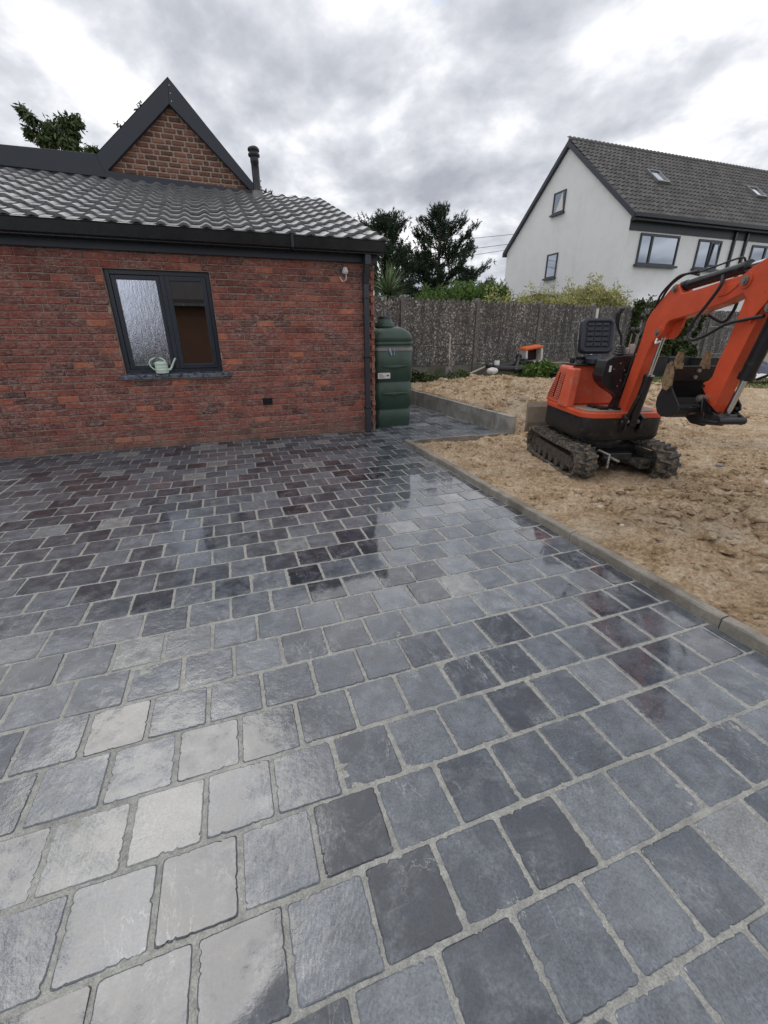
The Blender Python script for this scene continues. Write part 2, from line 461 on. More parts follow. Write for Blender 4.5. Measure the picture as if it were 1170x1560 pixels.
def m_leaf(name, lo, hi, rough=.55):
    m, t, b = mat(name, rough=rough, spec=.3)
    c = ramp(t, tint(t), [(0, lo), (1, hi)])
    L_(t, c, b.inputs['Base Color'])
    b.inputs['Subsurface Weight'].default_value = 0
    return m
M_PINE = m_leaf('pine_needles', (.012, .024, .014), (.05, .085, .042))
M_LEAF = m_leaf('tree_leaves', (.022, .045, .016), (.13, .17, .065))
M_HEDGE = m_leaf('conifer_hedge_green', (.04, .085, .018), (.17, .27, .06))
M_WEED = m_leaf('yellow_green_scrub', (.20, .215, .07), (.60, .56, .25))
M_IVY = m_leaf('dark_ivy', (.012, .025, .009), (.085, .115, .035))
M_YUCCA = m_leaf('yucca_leaves', (.05, .09, .035), (.24, .33, .15))
M_GRASS = m_leaf('grass_blades', (.05, .085, .022), (.20, .25, .085))
M_BARK = simple('bark', (.075, .058, .045), .9, var=.4, scale=12, bmp=.6)
M_TURF = simple('turf_soil', (.095, .105, .045), .95, var=.4, scale=5, bmp=.6)

SOILD = (.19, .145, .10)
M_TUB = simple('matt_black_plastic', (.010, .010, .011), .8)
M_BUCKET = simple('black_bucket_steel', (.011, .011, .012), .5, var=.3, scale=9, dirt=(.075, .065, .055), dscale=20, damt=(.58, .8))
M_RED = simple('orange_red_paint', (.62, .088, .036), .36, var=.14, scale=6, dirt=(.13, .06, .04), dscale=34, damt=(.635, .68))
M_REDD = simple('orange_red_paint_scuffed', (.62, .10, .045), .42, var=.12, scale=8, dirt=(.42, .22, .15), dscale=14, damt=(.54, .68))
M_STEELB = simple('muddy_black_paint', (.013, .013, .015), .42, var=.3, scale=9, dirt=(.10, .085, .07), dscale=24, damt=(.53, .78))
M_BLK = simple('black_paint', (.012, .012, .014), .3, var=.2, scale=9, dirt=(.07, .062, .055), dscale=12, damt=(.56, .8))
M_RUB = simple('track_rubber', (.05, .047, .044), .6, var=.4, scale=30, bmp=.5, dirt=(.27, .215, .15), dscale=24, damt=(.47, .64))
M_MUD = simple('mud_caked_steel', (.10, .085, .068), .85, var=.4, scale=20, bmp=.6, dirt=(.03, .028, .026), dscale=20, damt=(.45, .6))
M_CHROME = simple('chrome_rod', (.62, .62, .62), .22, 1., .1, 20)
M_STEEL = simple('worn_steel', (.32, .30, .28), .45, .8, .2, 25, dirt=(.16, .12, .08), dscale=30, damt=(.5, .65))
M_RUST = simple('rusty_tooth_steel', (.26, .175, .095), .8, .2, .3, 25, bmp=.5, dirt=(.10, .07, .045), dscale=28, damt=(.48, .62))
M_HOSE = simple('hydraulic_hose', (.018, .018, .02), .5, var=.2, scale=30)
M_VINYL = simple('navy_black_vinyl', (.028, .031, .045), .42, var=.15, scale=8, dirt=(.09, .08, .07), dscale=9, damt=(.6, .8))
M_DARK = simple('dark_grille', (.03, .012, .008), .7)
M_GPLATE = simple('dirty_grey_plate', (.27, .235, .19), .6, .3, .25, 8, dirt=(.33, .26, .18), dscale=7, damt=(.45, .65))
M_TANK = simple('dark_green_plastic', (.036, .07, .052), .40, var=.2, scale=5, dirt=(.12, .14, .125), dscale=7, damt=(.6, .82))
M_TANKL = simple('pale_scuffed_green_plastic', (.13, .17, .15), .5, var=.2, scale=9)
M_STRAP = simple('grey_steel_strap', (.25, .26, .26), .4, .6, .2, 12)
M_WPLAS = simple('white_plastic', (.72, .70, .68), .45, var=.08)
M_CAN = simple('mint_enamel', (.62, .74, .62), .3, var=.06)
M_WOOD = simple('bleached_wood', (.58, .52, .44), .8, var=.3, scale=18, bmp=.4)
M_STONE = simple('pale_stone', (.52, .45, .37), .85, var=.2, scale=12, bmp=.5)
M_SLATE = simple('grey_slate_piece', (.24, .23, .215), .8, var=.25, scale=12, bmp=.4)
M_GREYP = simple('grey_pvc', (.16, .165, .17), .4, var=.2, scale=6, dirt=(.35, .33, .3), dscale=6, damt=(.5, .7))
M_BLUE = simple('navy_tarpaulin', (.018, .028, .075), .4, var=.3, scale=5)
M_LBLUE = simple('pale_blue_plastic', (.30, .40, .52), .5, var=.2)
M_ORANGE = simple('orange_plastic', (.70, .13, .03), .5, var=.1)

# ------------------------------------------------------------------ ground
def ground_h(x, y):
    x = np.asarray(x, float); y = np.asarray(y, float)
    far = .30 * (1 - sstep(7.5, 15, x)) * sstep(4.95, 5.9, y) * sstep(3.2, 3.9, x + .05 * (y - 5))
    heap = .17 * np.exp(-((x - 5.2) ** 2 / 1.1 + (y - 7.9) ** 2 / .9)) + .10 * np.exp(-((x - 4.3) ** 2 / .3 + (y - 6.3) ** 2 / .35)) + .12 * np.exp(-((x - 6.6) ** 2 / .6 + (y - 6.9) ** 2 / .7))
    base = .012 + .028 * (1 - sstep(1.5, 4.6, y))
    bump_r = .07 * np.exp(-((x - 4.1) ** 2 / .35 + (y - 1.95) ** 2 / .12)) + .05 * np.exp(-((x - 3.3) ** 2 / .35 + (y - 1.9) ** 2 / .12)) + .09 * np.exp(-((x - 5.0) ** 2 / .3 + (y - 2.0) ** 2 / .15))
    fine = fbm(x, y, 1.3, 3, 1) * .05 + fbm(x, y, 7, 5, 5, .65) * .042
    rough = .045 + .08 * np.clip(heap * 5 + bump_r * 10, 0, 1)
    lump = np.abs(fbm(x, y, 11, 4, 9, .6)) * rough + np.abs(fbm(x, y, 30, 3, 12, .6)) * .022
    edge = sstep(0, .35, x - 2.12)
    machine = 1 - .6 * np.exp(-((x - 3.6) ** 2 + (y - 3.3) ** 2) / .8)
    g = base + far + heap + bump_r + (fine * (.35 + .65 * edge) + lump * 1.0) * machine
    rip = .017 * np.sin((y + .35 * x + .25 * fbm(x, y, .8, 2, 71)) * 95) * np.exp(-((x - 5.6) ** 2 / 1.3 + (y - 4.3) ** 2 / 1.6))
    rip = rip + .006 * np.sin((y * .9 + .4 * x) * 110) * np.exp(-((x - 4.5) ** 2 / .2 + (y - 2.7) ** 2 / .3))
    g = g + rip - .028 * np.exp(-((y - 5.0) / .35) ** 2) * (x < 3.8)
    kq = sstep(2.13, 2.4, x)
    g = np.where(y < 4.9, g * kq + np.minimum(g, .042) * (1 - kq), g)
    return g
def soil_patch(name, x0, x1, y0, y1, step, hole=True):
    xs = np.arange(x0, x1 + step * .5, step); ys = np.arange(y0, y1 + step * .5, step)
    XX, YY = np.meshgrid(xs, ys, indexing='ij')
    ZZ = ground_h(XX, YY)
    # under the paved corner the soil stays below the stones
    paved = (YY > 5.02) & (XX < 3.66 - .04 * (YY - 5.0) + .02) & (YY < 8.6)
    ZZ = np.where(paved, -.12, ZZ)
    ZZ[0, :] = -.15; ZZ[-1, :] = np.minimum(ZZ[-1, :], ZZ[-1, :])
    V = np.stack([XX, YY, ZZ], -1).reshape(-1, 3)
    nx, ny = XX.shape
    idx = np.arange(nx * ny).reshape(nx, ny)
    F = np.stack([idx[:-1, :-1], idx[1:, :-1], idx[1:, 1:], idx[:-1, 1:]], -1).reshape(-1, 4)
    return V, F
V1, F1 = soil_patch('a', 2.105, 6.6, -1.2, 10.2, .026)
V2, F2 = soil_patch('b', 6.53, 16.0, -1.2, 14.0, .07)
V = np.concatenate([V1, V2]); F = np.concatenate([F1, F2 + len(V1)])
soil = np_obj('soil', V, F, M_SOIL, smooth=True, kind='structure')

def far_ground():
    m = MB()
    xs = [-400, -60, -8, 2.1, 16, 60, 400]; ys = [-400, -40, -8, -1.2, 14, 60, 500]
    for i in range(6):
        for j in range(6):
            if 3 <= i <= 3 and 3 <= j <= 3: continue
            z = -.03 if not (i == 2 and j == 3) else -.12
            m.add([(xs[i], ys[j], z), (xs[i + 1], ys[j], z), (xs[i + 1], ys[j + 1], z), (xs[i], ys[j + 1], z)], [(0, 1, 2, 3)])
    return m.obj('ground', M_TURF, kind='structure')
far_ground()

# loose clods scattered on the soil
def ico():
    t = (1 + 5 ** .5) / 2
    v = np.array([(-1, t, 0), (1, t, 0), (-1, -t, 0), (1, -t, 0), (0, -1, t), (0, 1, t), (0, -1, -t), (0, 1, -t), (t, 0, -1), (t, 0, 1), (-t, 0, -1), (-t, 0, 1)], float)
    v /= np.linalg.norm(v[0])
    f = np.array([(0, 11, 5), (0, 5, 1), (0, 1, 7), (0, 7, 10), (0, 10, 11), (1, 5, 9), (5, 11, 4), (11, 10, 2), (10, 7, 6), (7, 1, 8), (3, 9, 4), (3, 4, 2), (3, 2, 6), (3, 6, 8), (3, 8, 9), (4, 9, 5), (2, 4, 11), (6, 2, 10), (8, 6, 7), (9, 8, 1)])
    return v, f
IV, IF = ico()
def clods(n, xr, yr, smin, smax, pw=2.6):
    Vs, Fs = [], []
    u = rng.random(n)
    size = smin * (1 - u * (1 - (smin / smax) ** (pw - 1))) ** (-1 / (pw - 1))
    x = rng.uniform(*xr, n); y = rng.uniform(*yr, n)
    ok = ~((y > 4.9) & (y < 9) & (x < 3.75)) & ~((abs(x - 3.1 - .3 * (y - 3.3)) < .22) & (y > 2.75) & (y < 4.2)) & ~((abs(x - 3.85 - .3 * (y - 3.3)) < .22) & (y > 2.6) & (y < 4.))
    x, y, size = x[ok], y[ok], size[ok]
    z = ground_h(x, y)
    for i in range(len(x)):
        s = size[i]
        v = IV * (1 + rng.uniform(-.28, .28, (12, 1))) * np.array([s, s * rng.uniform(.6, 1), s * rng.uniform(.4, .8)])
        a = rng.uniform(0, 6.28); ca, sa = math.cos(a), math.sin(a)
        v = v @ np.array([[ca, -sa, 0], [sa, ca, 0], [0, 0, 1]])
        Vs.append(v + [x[i], y[i], z[i] + s * .12]); Fs.append(IF + 12 * i)
    return np.concatenate(Vs), np.concatenate(Fs)
cv, cf = clods(9500, (2.16, 6.3), (.2, 6.9), .0045, .04)
np_obj('soil_clods', cv, cf, M_SOIL, kind='stuff')
cv, cf = clods(2600, (3.7, 8.8), (4.5, 9.2), .012, .085)
np_obj('soil_clods', cv, cf, M_SOIL, kind='stuff')
cv, cf = clods(700, (2.7, 5.6), (1.2, 2.7), .018, .07, 2.2)
np_obj('soil_clods', cv, cf, M_SOIL, kind='stuff')

def rock(label, x, y, s, mt, flat=.6, cat='stone', rz=0., group=None):
    v = IV.copy(); f = [tuple(q) for q in IF]
    r = np.random.default_rng(int(x * 991 + y * 77) & 0xffff)
    m = MB(); vv = v * (1 + r.uniform(-.22, .2, (12, 1))) * np.array([s, s * r.uniform(.6, .85), s * flat])
    m.add(vv, f)
    o = m.obj('stone', mt, loc=(x, y, float(ground_h(x, y)) + s * flat * .35), bevel=s * .12)
    o.rotation_euler = (0, 0, rz)
    return tag(o, label, cat, group)
def gp(px, py, z=.03):
    d = fwd * FPX + rgt * (px - 585) - upv * (py - 780)
    t = (z - EYE.z) / d.z
    return EYE + d * t
def wp(px, py, Y):
    d = fwd * FPX + rgt * (px - 585) - upv * (py - 780)
    return EYE + d * (Y / d.y)
p = gp(914, 774); rock('pale stone lying alone on the soil in front of the left track', p.x, p.y, .035, M_STONE, .6)
p = gp(946, 808); rock('whitish flat stone lying on soil close to the kerb', p.x, p.y, .03, M_STONE, .4)
p = gp(1042, 673); rock('flat grey slate piece on sand to the right of the tracks', p.x, p.y, .09, M_SLATE, .25, rz=.2)
p = gp(1163, 751); rock('round pinkish pebble on grey sand at the right edge', p.x, p.y, .055, M_STONE, .6)
p = gp(1095, 714); rock('small dark stone in the hollow right of the machine', p.x, p.y, .06, M_SLATE, .3)
p = gp(1157, 786, .12); rock('large clay lump with flat top at the right edge', p.x, p.y, .15, M_SOIL, .42, 'clay lump')
p = gp(766, 590, .5); rock('slab-like light clod on top of the earth heap', 5.35, 7.55, .14, M_SOIL, .45, 'clay lump', .5)
rock('rounded clod halfway down the earth heap', 5.0, 6.95, .12, M_SOIL, .5, 'clay lump')

for i_, (x_, y_, s_, l_) in enumerate(((4.55, 8.75, .08, 'pale broken stone at the foot of the upright spade'), (5.4, 8.75, .09, 'grey broken stone under the leaning wooden pole'), (6.2, 8.45, .10, 'earthy lump in front of the dark drain pipe'), (6.7, 8.2, .07, 'pale stone between the drain pipes and the black crate'), (7.9, 8.5, .09, 'grey stone right of the black crate by the fence'), (8.7, 8.8, .10, 'earthy lump behind the engine cover near the fence'))):
    rock(l_, x_, y_, s_, (M_STONE, M_SLATE, M_SOIL)[i_ % 3], .6, 'stone', i_ * .7)
# ------------------------------------------------------------------ paving
patio = MB()
patio.box(-5.2, 2.063, -2.6, 5.995, -.09, -.0065)
gxs = np.arange(-5.0, 2.0631, .0095); gys = np.arange(-.05, 3.2, .0095)
GXm, GYm = np.meshgrid(np.arange(-2.2, 2.062, .0095), gys, indexing='ij')
GZm = -.0030 + fbm(GXm, GYm, 38, 3, 77, .6) * .0014 + fbm(GXm, GYm, 6, 2, 78) * .0012
GZm[0, :] = -.02; GZm[-1, :] = -.02; GZm[:, 0] = -.02; GZm[:, -1] = -.02
gi = np.arange(GXm.size).reshape(GXm.shape)
fine_joint = (np.stack([GXm, GYm, GZm], -1).reshape(-1, 3), np.stack([gi[:-1, :-1], gi[1:, :-1], gi[1:, 1:], gi[:-1, 1:]], -1).reshape(-1, 4))
for (a_, b2, c_, d_) in ((-5.2, -2.19, -.04, 3.16), (-5.2, 2.063, -2.6, -.04), (-5.2, 2.063, 3.16, 5.995)): patio.box(a_, b2, c_, d_, -.06, -.0035)
patio.box(1.99, 3.52, 5.03, 8.35, -.0901, -.0036)
patio.box(3.52, 3.62, 5.03, 8.0, -.0902, -.0037)
pat = patio.obj('patio', M_MORTAR, kind='structure')
np_obj('jointing_mortar', fine_joint[0], fine_joint[1], M_MORTAR, pat, smooth=True, kind='stuff')

PX, PY, PHX, PHY = .2032, .2067, (.067, .168), .234
JW = .0115
def paver_mesh(seed, n, hi):
    """unit stone (about 0.19 m square) with chipped, slightly rounded outline"""
    r = random.Random(seed)
    sx, sy = (PX - JW) / 2, (PY - JW) / 2
    pts = []
    cr = r.uniform(.006, .012)
    corners = [(-sx, -sy), (sx, -sy), (sx, sy), (-sx, sy)]
    skew = [(r.uniform(-.0025, .0025), r.uniform(-.0025, .0025)) for _ in range(4)]
    corners = [(c[0] + s_[0], c[1] + s_[1]) for c, s_ in zip(corners, skew)]
    for k in range(4):
        a = Vector(corners[k]); b = Vector(corners[(k + 1) % 4]); d = (b - a); Ln = d.length; d.normalize(); nrm = Vector((-d.y, d.x))
        ch = 0.
        for i in range(n):
            s_ = cr + (Ln - 2 * cr) * (i / (n - 1))
            if hi:
                ch = ch * .25 + r.gauss(0, .0004)
                if r.random() < .085: ch += r.uniform(.0015, .006)
            else: ch = r.gauss(0, .0008) + (r.uniform(.002, .005) if r.random() < .06 else 0)
            q = a + d * s_ + nrm * max(ch, -.0015)
            pts.append((q.x, q.y))
        b_ = b; d2 = Vector(corners[(k + 2) % 4]) - b; d2.normalize()
        if hi:
            q = b - d * cr * .28 + d2 * cr * .28; pts.append((q.x, q.y))
    m = MB(); nn = len(pts)
    def inset(ps, a):
        return [(x - math.copysign(min(a, abs(x)), x) * min(1, abs(x) / .07), y - math.copysign(min(a, abs(y)), y) * min(1, abs(y) / .07)) for x, y in ps]
    ti = r.random()
    tilt = (r.uniform(-.010, .010), r.uniform(-.010, .010))
    zt = lambda x, y: tilt[0] * x + tilt[1] * y
    bot = [(x, y, -.03) for x, y in pts]
    rim = [(x, y, -.0045 + r.uniform(-.0008, .0008)) for x, y in pts]
    if hi:
        mid = [(x, y, -.0014 + zt(x, y)) for x, y in inset(pts, .0014)]
        top = [(x, y, zt(x, y)) for x, y in inset(pts, .0042)]
        rings = [bot, rim, mid, top]
    else:
        top = [(x, y, zt(x, y)) for x, y in inset(pts, .0035)]
        rings = [bot, rim, top]
    vs = sum(rings, [])
    fs = []
    for q in range(len(rings) - 1):
        for i in range(nn):
            j = (i + 1) % nn
            fs.append((q * nn + i, q * nn + j, (q + 1) * nn + j, (q + 1) * nn + i))
    m.add(vs, fs, ti, True)
    m.add(top, [tuple(range(nn))], ti, False)
    return m
near_m = [paver_mesh(i, 30, True) for i in range(14)]
mid_m = [paver_mesh(100 + i, 9, False) for i in range(14)]
far_m = [paver_mesh(200 + i, 3, False) for i in range(12)]
near_me = [q.mesh('paver', M_PAVER) for q in near_m]
mid_me = [q.mesh('paver', M_PAVER) for q in mid_m]
cells = []
def row_cells(k, xa, xb, ya=None, yb=None):
    y0 = PHY + PY * k; y1 = y0 + PY
    if ya is not None: y0 = max(y0, ya)
    if yb is not None: y1 = min(y1, yb)
    if y1 - y0 < .03: return
    ph = PHX[k % 2] + random.uniform(-.009, .009)
    i = math.floor((xa - ph) / PX); x = ph + i * PX
    while x < xb:
        w_ = PX
        a, b = max(x, xa), min(x + w_, xb)
        if b - a > .035: cells.append((a, b, y0, y1, k))
        x += w_
for k in range(-13, 28): row_cells(k, -5.1, 2.058, None, 5.975)
for k in range(23, 28): row_cells(k, 2.058 if PHY + PY * k < 5.975 else 2.0, 3.60, 5.055, None)
for k in range(28, 40): row_cells(k, 2.0, 3.60 - .035 * (PHY + PY * k - 5.0))
def score(cx, cy, cz, area, nrm):
    v = Vector((cx, cy, cz)) - EYE
    dpt = v.dot(fwd)
    if dpt < .05: return -1, False
    px = 585 + FPX * v.dot(rgt) / dpt; py = 780 - FPX * v.dot(upv) / dpt
    vis = -60 < px < 1230 and -60 < py < 1620
    return area * FPX ** 2 * abs(v.normalized().dot(nrm)) / (dpt * dpt), vis
sc_c = []
for c in cells:
    s_, vis = score((c[0] + c[1]) / 2, (c[2] + c[3]) / 2, 0, (c[1] - c[0]) * (c[3] - c[2]), Vector((0, 0, 1)))
    sc_c.append((s_ if vis else -1, c))
sc_c.sort(key=lambda q: -q[0])
rest = MB()
last = None
for i, (s_, c) in enumerate(sc_c):
    cx, cy = (c[0] + c[1]) / 2, (c[2] + c[3]) / 2
    kx = ((c[1] - c[0]) - JW) / (PX - JW); ky = ((c[3] - c[2]) - JW) / (PY - JW)
    rot = random.choice((0, math.pi))
    ox, oy, oz = random.uniform(-.0015, .0015), random.uniform(-.0015, .0015), random.uniform(-.0016, .0008)
    if i < 298 and s_ > 0:
        me = random.choice(near_me if i < 150 else mid_me)
        while me is last: me = random.choice(near_me if i < 150 else mid_me)
        last = me
        link('paver', me, pat, (cx + ox, cy + oy, oz), (0, 0, rot), (kx, ky, 1))
    else:
        src = random.choice(mid_m if s_ > 900 else far_m); tv = random.random()
        sg = 1 if rot == 0 else -1
        b0 = len(rest.v)
        rest.v += [(cx + ox + sg * x * kx, cy + oy + sg * y * ky, z + oz) for x, y, z in src.v]
        rest.f += [tuple(q + b0 for q in f) for f in src.f]
        rest.t += [tv] * len(src.f); rest.sm += src.sm
rest.obj('pavers', M_PAVER, pat, kind='stuff')
# the steel frame of the paved inspection cover at the left
cf_ = MB()
a, b_, y0, y1 = -4.2, -2.08, 4.37, 4.98
for (xa, xb, ya, yb) in ((a, b_, y0, y0 + .014), (a, b_, y1, y1 + .014), (b_, b_ + .014, y0, y1 + .014)):
    cf_.box(xa, xb, ya, yb, -.01, .0045)
tag(cf_.obj('cover_frame', simple('pale_steel_frame', (.45, .45, .43), .5)), 'pale thin frame of a paved inspection cover at the far left of the patio', 'cover frame')

# ------------------------------------------------------------------ kerbs
kb = thing('concrete_kerb', 'low wet concrete kerb running along the right side of the patio', 'kerb')
y = 5.02
while y > -1.6:
    y2 = y - 1.0
    m = MB(); x0 = 2.062; n = 14
    prof = [(x0, -.12), (x0, .048), (x0 + .006, .056), (x0 + .05, .058), (x0 + .056, .05), (x0 + .056, -.12)]
    ys = [y - .003 + (y2 - y + .006) * i / n for i in range(n + 1)]
    vs = []
    for yy in ys:
        for q in prof: vs.append((q[0] + random.uniform(-.0012, .0012), yy, q[1] + (random.uniform(-.004, .002) if q[1] > .03 else 0)))
    nn = len(prof)
    fs = [(i * nn + k, i * nn + (k + 1) % nn, (i + 1) * nn + (k + 1) % nn, (i + 1) * nn + k) for i in range(n) for k in range(nn)]
    fs += [tuple(range(nn)), tuple(range(n * nn + nn - 1, n * nn - 1, -1))]
    m.add(vs, fs); m.obj('kerb_block', M_KERB, kb); y = y2
kb2 = thing('concrete_kerb', 'short concrete edging crossing from the kerb corner to the retaining wall', 'kerb')
x = 2.121
for ln in (.97, .54):
    m = MB(); m.box(x, x + ln - .004, 4.985, 5.03, -.14, .042 if x < 3 else .03); m.obj('kerb_block', M_KERB, kb2, bevel=.004); x += ln
rw = thing('retaining_wall', 'low grey concrete block retaining wall holding back the earth heap', 'wall')
ysj = [4.95, 5.33, 5.83, 6.34, 6.76, 7.2, 7.67, 8.12, 8.6]
for i in range(len(ysj) - 1):
    ya, yb = ysj[i], ysj[i + 1]
    xa = 3.628 - .036 * (ya - 4.95); xb = 3.628 - .036 * (yb - 4.95)
    m = MB(); h = .262 + .002 * i
    th = .07 if i else .085
    m.prism([(xa, ya + .004), (xb, yb - .004), (xb + th, yb - .004), (xa + th, ya + .004)], -.15, h + random.uniform(-.004, .004), 'z')
    m.obj('wall_block', M_RETAIN, rw, bevel=.005)

# ------------------------------------------------------------------ brick house
WY = 5.975                                   # face of the brick wall
house = thing('brick_house', 'red brick annex with anthracite window and wet tiled roof beside the patio', 'house', (0, 0, 0))
wall = MB()
wx0, wx1, wz0, wz1 = -1.135, -.043, .905, 2.0      # window opening
for (xa, xb, za, zb) in ((-4.6, wx0, 0, 2.3), (wx1, 1.985, 0, 2.3), (wx0, wx1, 0, wz0 - .05), (wx0, wx1, wz1, 2.3)):
    wall.box(xa, xb, WY + .010, WY + .20, za - (.05 if za == 0 else 0), zb)
wall.box(1.785, 1.985, WY + .2, 10.0, -.05, 2.35)
wo_ = wall.obj('wall', M_WMORT, house)
BH, BL = .0741, .2055
def brick_mesh(seed, L, H=.0645, D=.05):
    r = random.Random(seed); m = MB(); g = lambda a: r.uniform(-a, a)
    l, h = L / 2, H / 2
    out = [(-l + g(.002), D, -h), (l + g(.002), D, -h), (l, D, h), (-l, D, h)]
    xs = [-l, -l * .35, l * .3, l]
    def ring(ins, yy, j):
        lo = [(x * (1 - ins / l), yy + g(j), -h + ins + g(.0022)) for x in xs]
        hi = [(x * (1 - ins / l), yy + g(j), h - ins + g(.0022)) for x in reversed(xs)]
        return lo + hi
    a = ring(0, .006, .001); b = ring(.0065, -.001, .0025)
    bk = [(p[0], D, p[2]) for p in a]
    vs = bk + a + b; fs = []
    for q in range(2):
        for i in range(8): fs.append((q * 8 + i, q * 8 + (i + 1) % 8, (q + 1) * 8 + (i + 1) % 8, (q + 1) * 8 + i))
    fs += [(16, 17, 22, 23), (17, 18, 21, 22), (18, 19, 20, 21)]
    m.add(vs, fs, r.random() ** .9)
    return m
BV = [brick_mesh(i, BL - .009) for i in range(34)]
BM_ = [q.mesh('brick', M_BRICK) for q in BV]
bcells = []
for j in range(31):
    z = .002 + BH * j + BH / 2
    off = (0, .5, .25, .75, .1, .6)[j % 6] * BL + random.uniform(-.02, .02)
    x = -4.6 + off - BL
    while x < 1.985:
        a, b = max(x, -4.6), min(x + BL, 1.985)
        hits = [(a, b)]
        if z + BH * .4 > wz0 - .045 and z - BH * .4 < wz1:
            hits = []
            if a < wx0: hits.append((a, min(b, wx0)))
            if b > wx1: hits.append((max(a, wx1), b))
        for (p0, p1) in hits:
            if p1 - p0 > .03: bcells.append((p0, p1, z))
        x += BL
sb = []
for c in bcells:
    s_, vis = score((c[0] + c[1]) / 2, WY, c[2], (c[1] - c[0]) * BH, Vector((0, 1, 0)))
    sb.append((s_ if vis else -1, c))
sb.sort(key=lambda q: -q[0])
restb = MB()
for i, (s_, c) in enumerate(sb):
    q = random.randrange(len(BV)); kx = (c[1] - c[0] - .009) / (BL - .009)
    lx, ly = (c[0] + c[1]) / 2, WY + random.uniform(-.003, .003)
    if i < 298: link('brick', BM_[q], wo_, (lx, ly, c[2] + random.uniform(-.001, .001)), (0, random.uniform(-.004, .004), 0), (kx, 1, 1))
    else:
        src = BV[q]; b0 = len(restb.v)
        restb.v += [(lx + x * kx, ly + y, c[2] + z) for x, y, z in src.v]
        restb.f += [tuple(k + b0 for k in f) for f in src.f]; tv = random.random() ** .9
        restb.t += [tv] * len(src.f); restb.sm += src.sm
# bricks of the side wall (return round the corner)
for j in range(30):
    z = .002 + BH * j + BH / 2; y = WY + (.05 if j % 2 else .15)
    while y < 9.9:
        src = BV[random.randrange(len(BV))]; b0 = len(restb.v)
        restb.v += [(1.985 - yy - .009, y + xx, z + zz) for xx, yy, zz in src.v]
        restb.f += [tuple(k + b0 for k in f) for f in src.f]; tv = random.random()
        restb.t += [tv] * len(src.f); restb.sm += src.sm
        y += BL
restb.obj('bricks', M_BRICK, wo_, kind='stuff')
# window
win = MB()
d0 = WY + .055
for (xa, xb, za, zb) in ((wx0 + .002, wx0 + .05, wz0 - .03, wz1), (wx1 - .05, wx1 - .002, wz0 - .03, wz1), (wx0 + .05, wx1 - .05, wz1 - .05, wz1 - .001), (wx0 + .05, wx1 - .05, wz0 - .03, wz0 + .035)):
    win.box(xa, xb, d0, d0 + .09, za, zb)
wf = win.obj('window', M_FRAME, house, bevel=.004)
m = MB(); m.box(-.585, -.535, d0 - .006, d0 + .08, wz0 + .035, wz1 - .05); m.obj('mullion', M_FRAME, wf, bevel=.004)
def sash(parent, xa, xb, za, zb, y, wd, glass, fm=M_FRAME, dp=.05, nm='sash'):
    m = MB()
    for (a, b, c, d) in ((xa, xa + wd, za, zb), (xb - wd, xb, za, zb), (xa + wd, xb - wd, zb - wd, zb), (xa + wd, xb - wd, za, za + wd)):
        m.box(a, b, y, y + dp, c, d)
    m.obj(nm, fm, parent, bevel=.004)
    g = MB(); g.box(xa + wd, xb - wd, y + dp * .55, y + dp * .75, za + wd, zb - wd)
    return g.obj('window_pane', glass, parent)
sash(wf, wx0 + .052, -.587, wz0 + .037, wz1 - .052, d0 + .016, .045, M_PANE_WET, nm='sash')
sash(wf, -.533, wx1 - .052, wz0 + .037, wz1 - .052, d0 - .012, .05, M_PANE, nm='sash')
m = MB(); n = 40
vs = []
for i in range(n + 1):
    xx = -1.19 + (0.045 + 1.19) * i / n
    for (yy, zz) in ((WY + .06, .898), (WY - .045, .885), (WY - .052, .872), (WY - .05, .838), (WY + .06, .838)):
        j = .004 if yy < WY else .0012
        vs.append((xx, yy + random.uniform(-j, j), zz + random.uniform(-j, j) * .6))
fs = [(i * 5 + k, i * 5 + (k + 1) % 5, (i + 1) * 5 + (k + 1) % 5, (i + 1) * 5 + k) for i in range(n) for k in range(5)] + [(0, 1, 2, 3, 4), tuple(n * 5 + k for k in (4, 3, 2, 1, 0))]
m.add(vs, fs); m.obj('window_sill', M_SILL, house)
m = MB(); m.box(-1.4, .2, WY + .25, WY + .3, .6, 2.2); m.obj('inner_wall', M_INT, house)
# air vent
v_ = MB(); v_.box(.40, .525, WY - .012, WY + .02, .455, .545); av = v_.obj('air_vent', M_BLACK, house, bevel=.006)
for i in range(4):
    s_ = MB(); s_.box(.41, .515, WY - .02, WY - .006, .465 + i * .02, .475 + i * .02); s_.obj('slat', M_BLACK, av)
# soffit, fascia, gutter
GX0, GX1 = -4.6, 2.06
m = MB(); m.box(GX0, 2.02, WY - .055, WY + .0, 2.165, 2.30); m.obj('fascia', M_ANTH2, house, bevel=.004)
m = MB(); m.box(GX0, 2.03, 5.78, WY - .055, 2.245, 2.30); m.obj('soffit', M_BLACK, house)
g = MB()
gp_ = [(5.90, 2.30), (5.90, 2.262), (5.89, 2.258), (5.745, 2.258), (5.735, 2.265), (5.722, 2.37), (5.712, 2.382), (5.722, 2.388), (5.735, 2.38), (5.748, 2.275), (5.885, 2.275), (5.885, 2.30)]
g.prism(gp_, GX0, GX1, 'x'); g.box(GX1, GX1 + .006, 5.715, 5.905, 2.256, 2.392)
g.box(.9, .93, 5.708, 5.72, 2.256, 2.388)
g.obj('gutter', M_BLACK, house)
dp = MB()
dp.box(1.822, 1.890, WY - .085, WY - .02, .0, 1.93)
dpo = dp.obj('downpipe', M_ANTH, house, bevel=.006)
m = MB(); m.prism([(WY - .09, 1.93), (WY - .018, 1.90), (WY - .018, 2.02), (5.885, 2.16), (5.885, 2.26), (5.80, 2.26), (5.80, 2.14)], 1.818, 1.894, 'x'); m.obj('swan_neck', M_ANTH, dpo, bevel=.005)
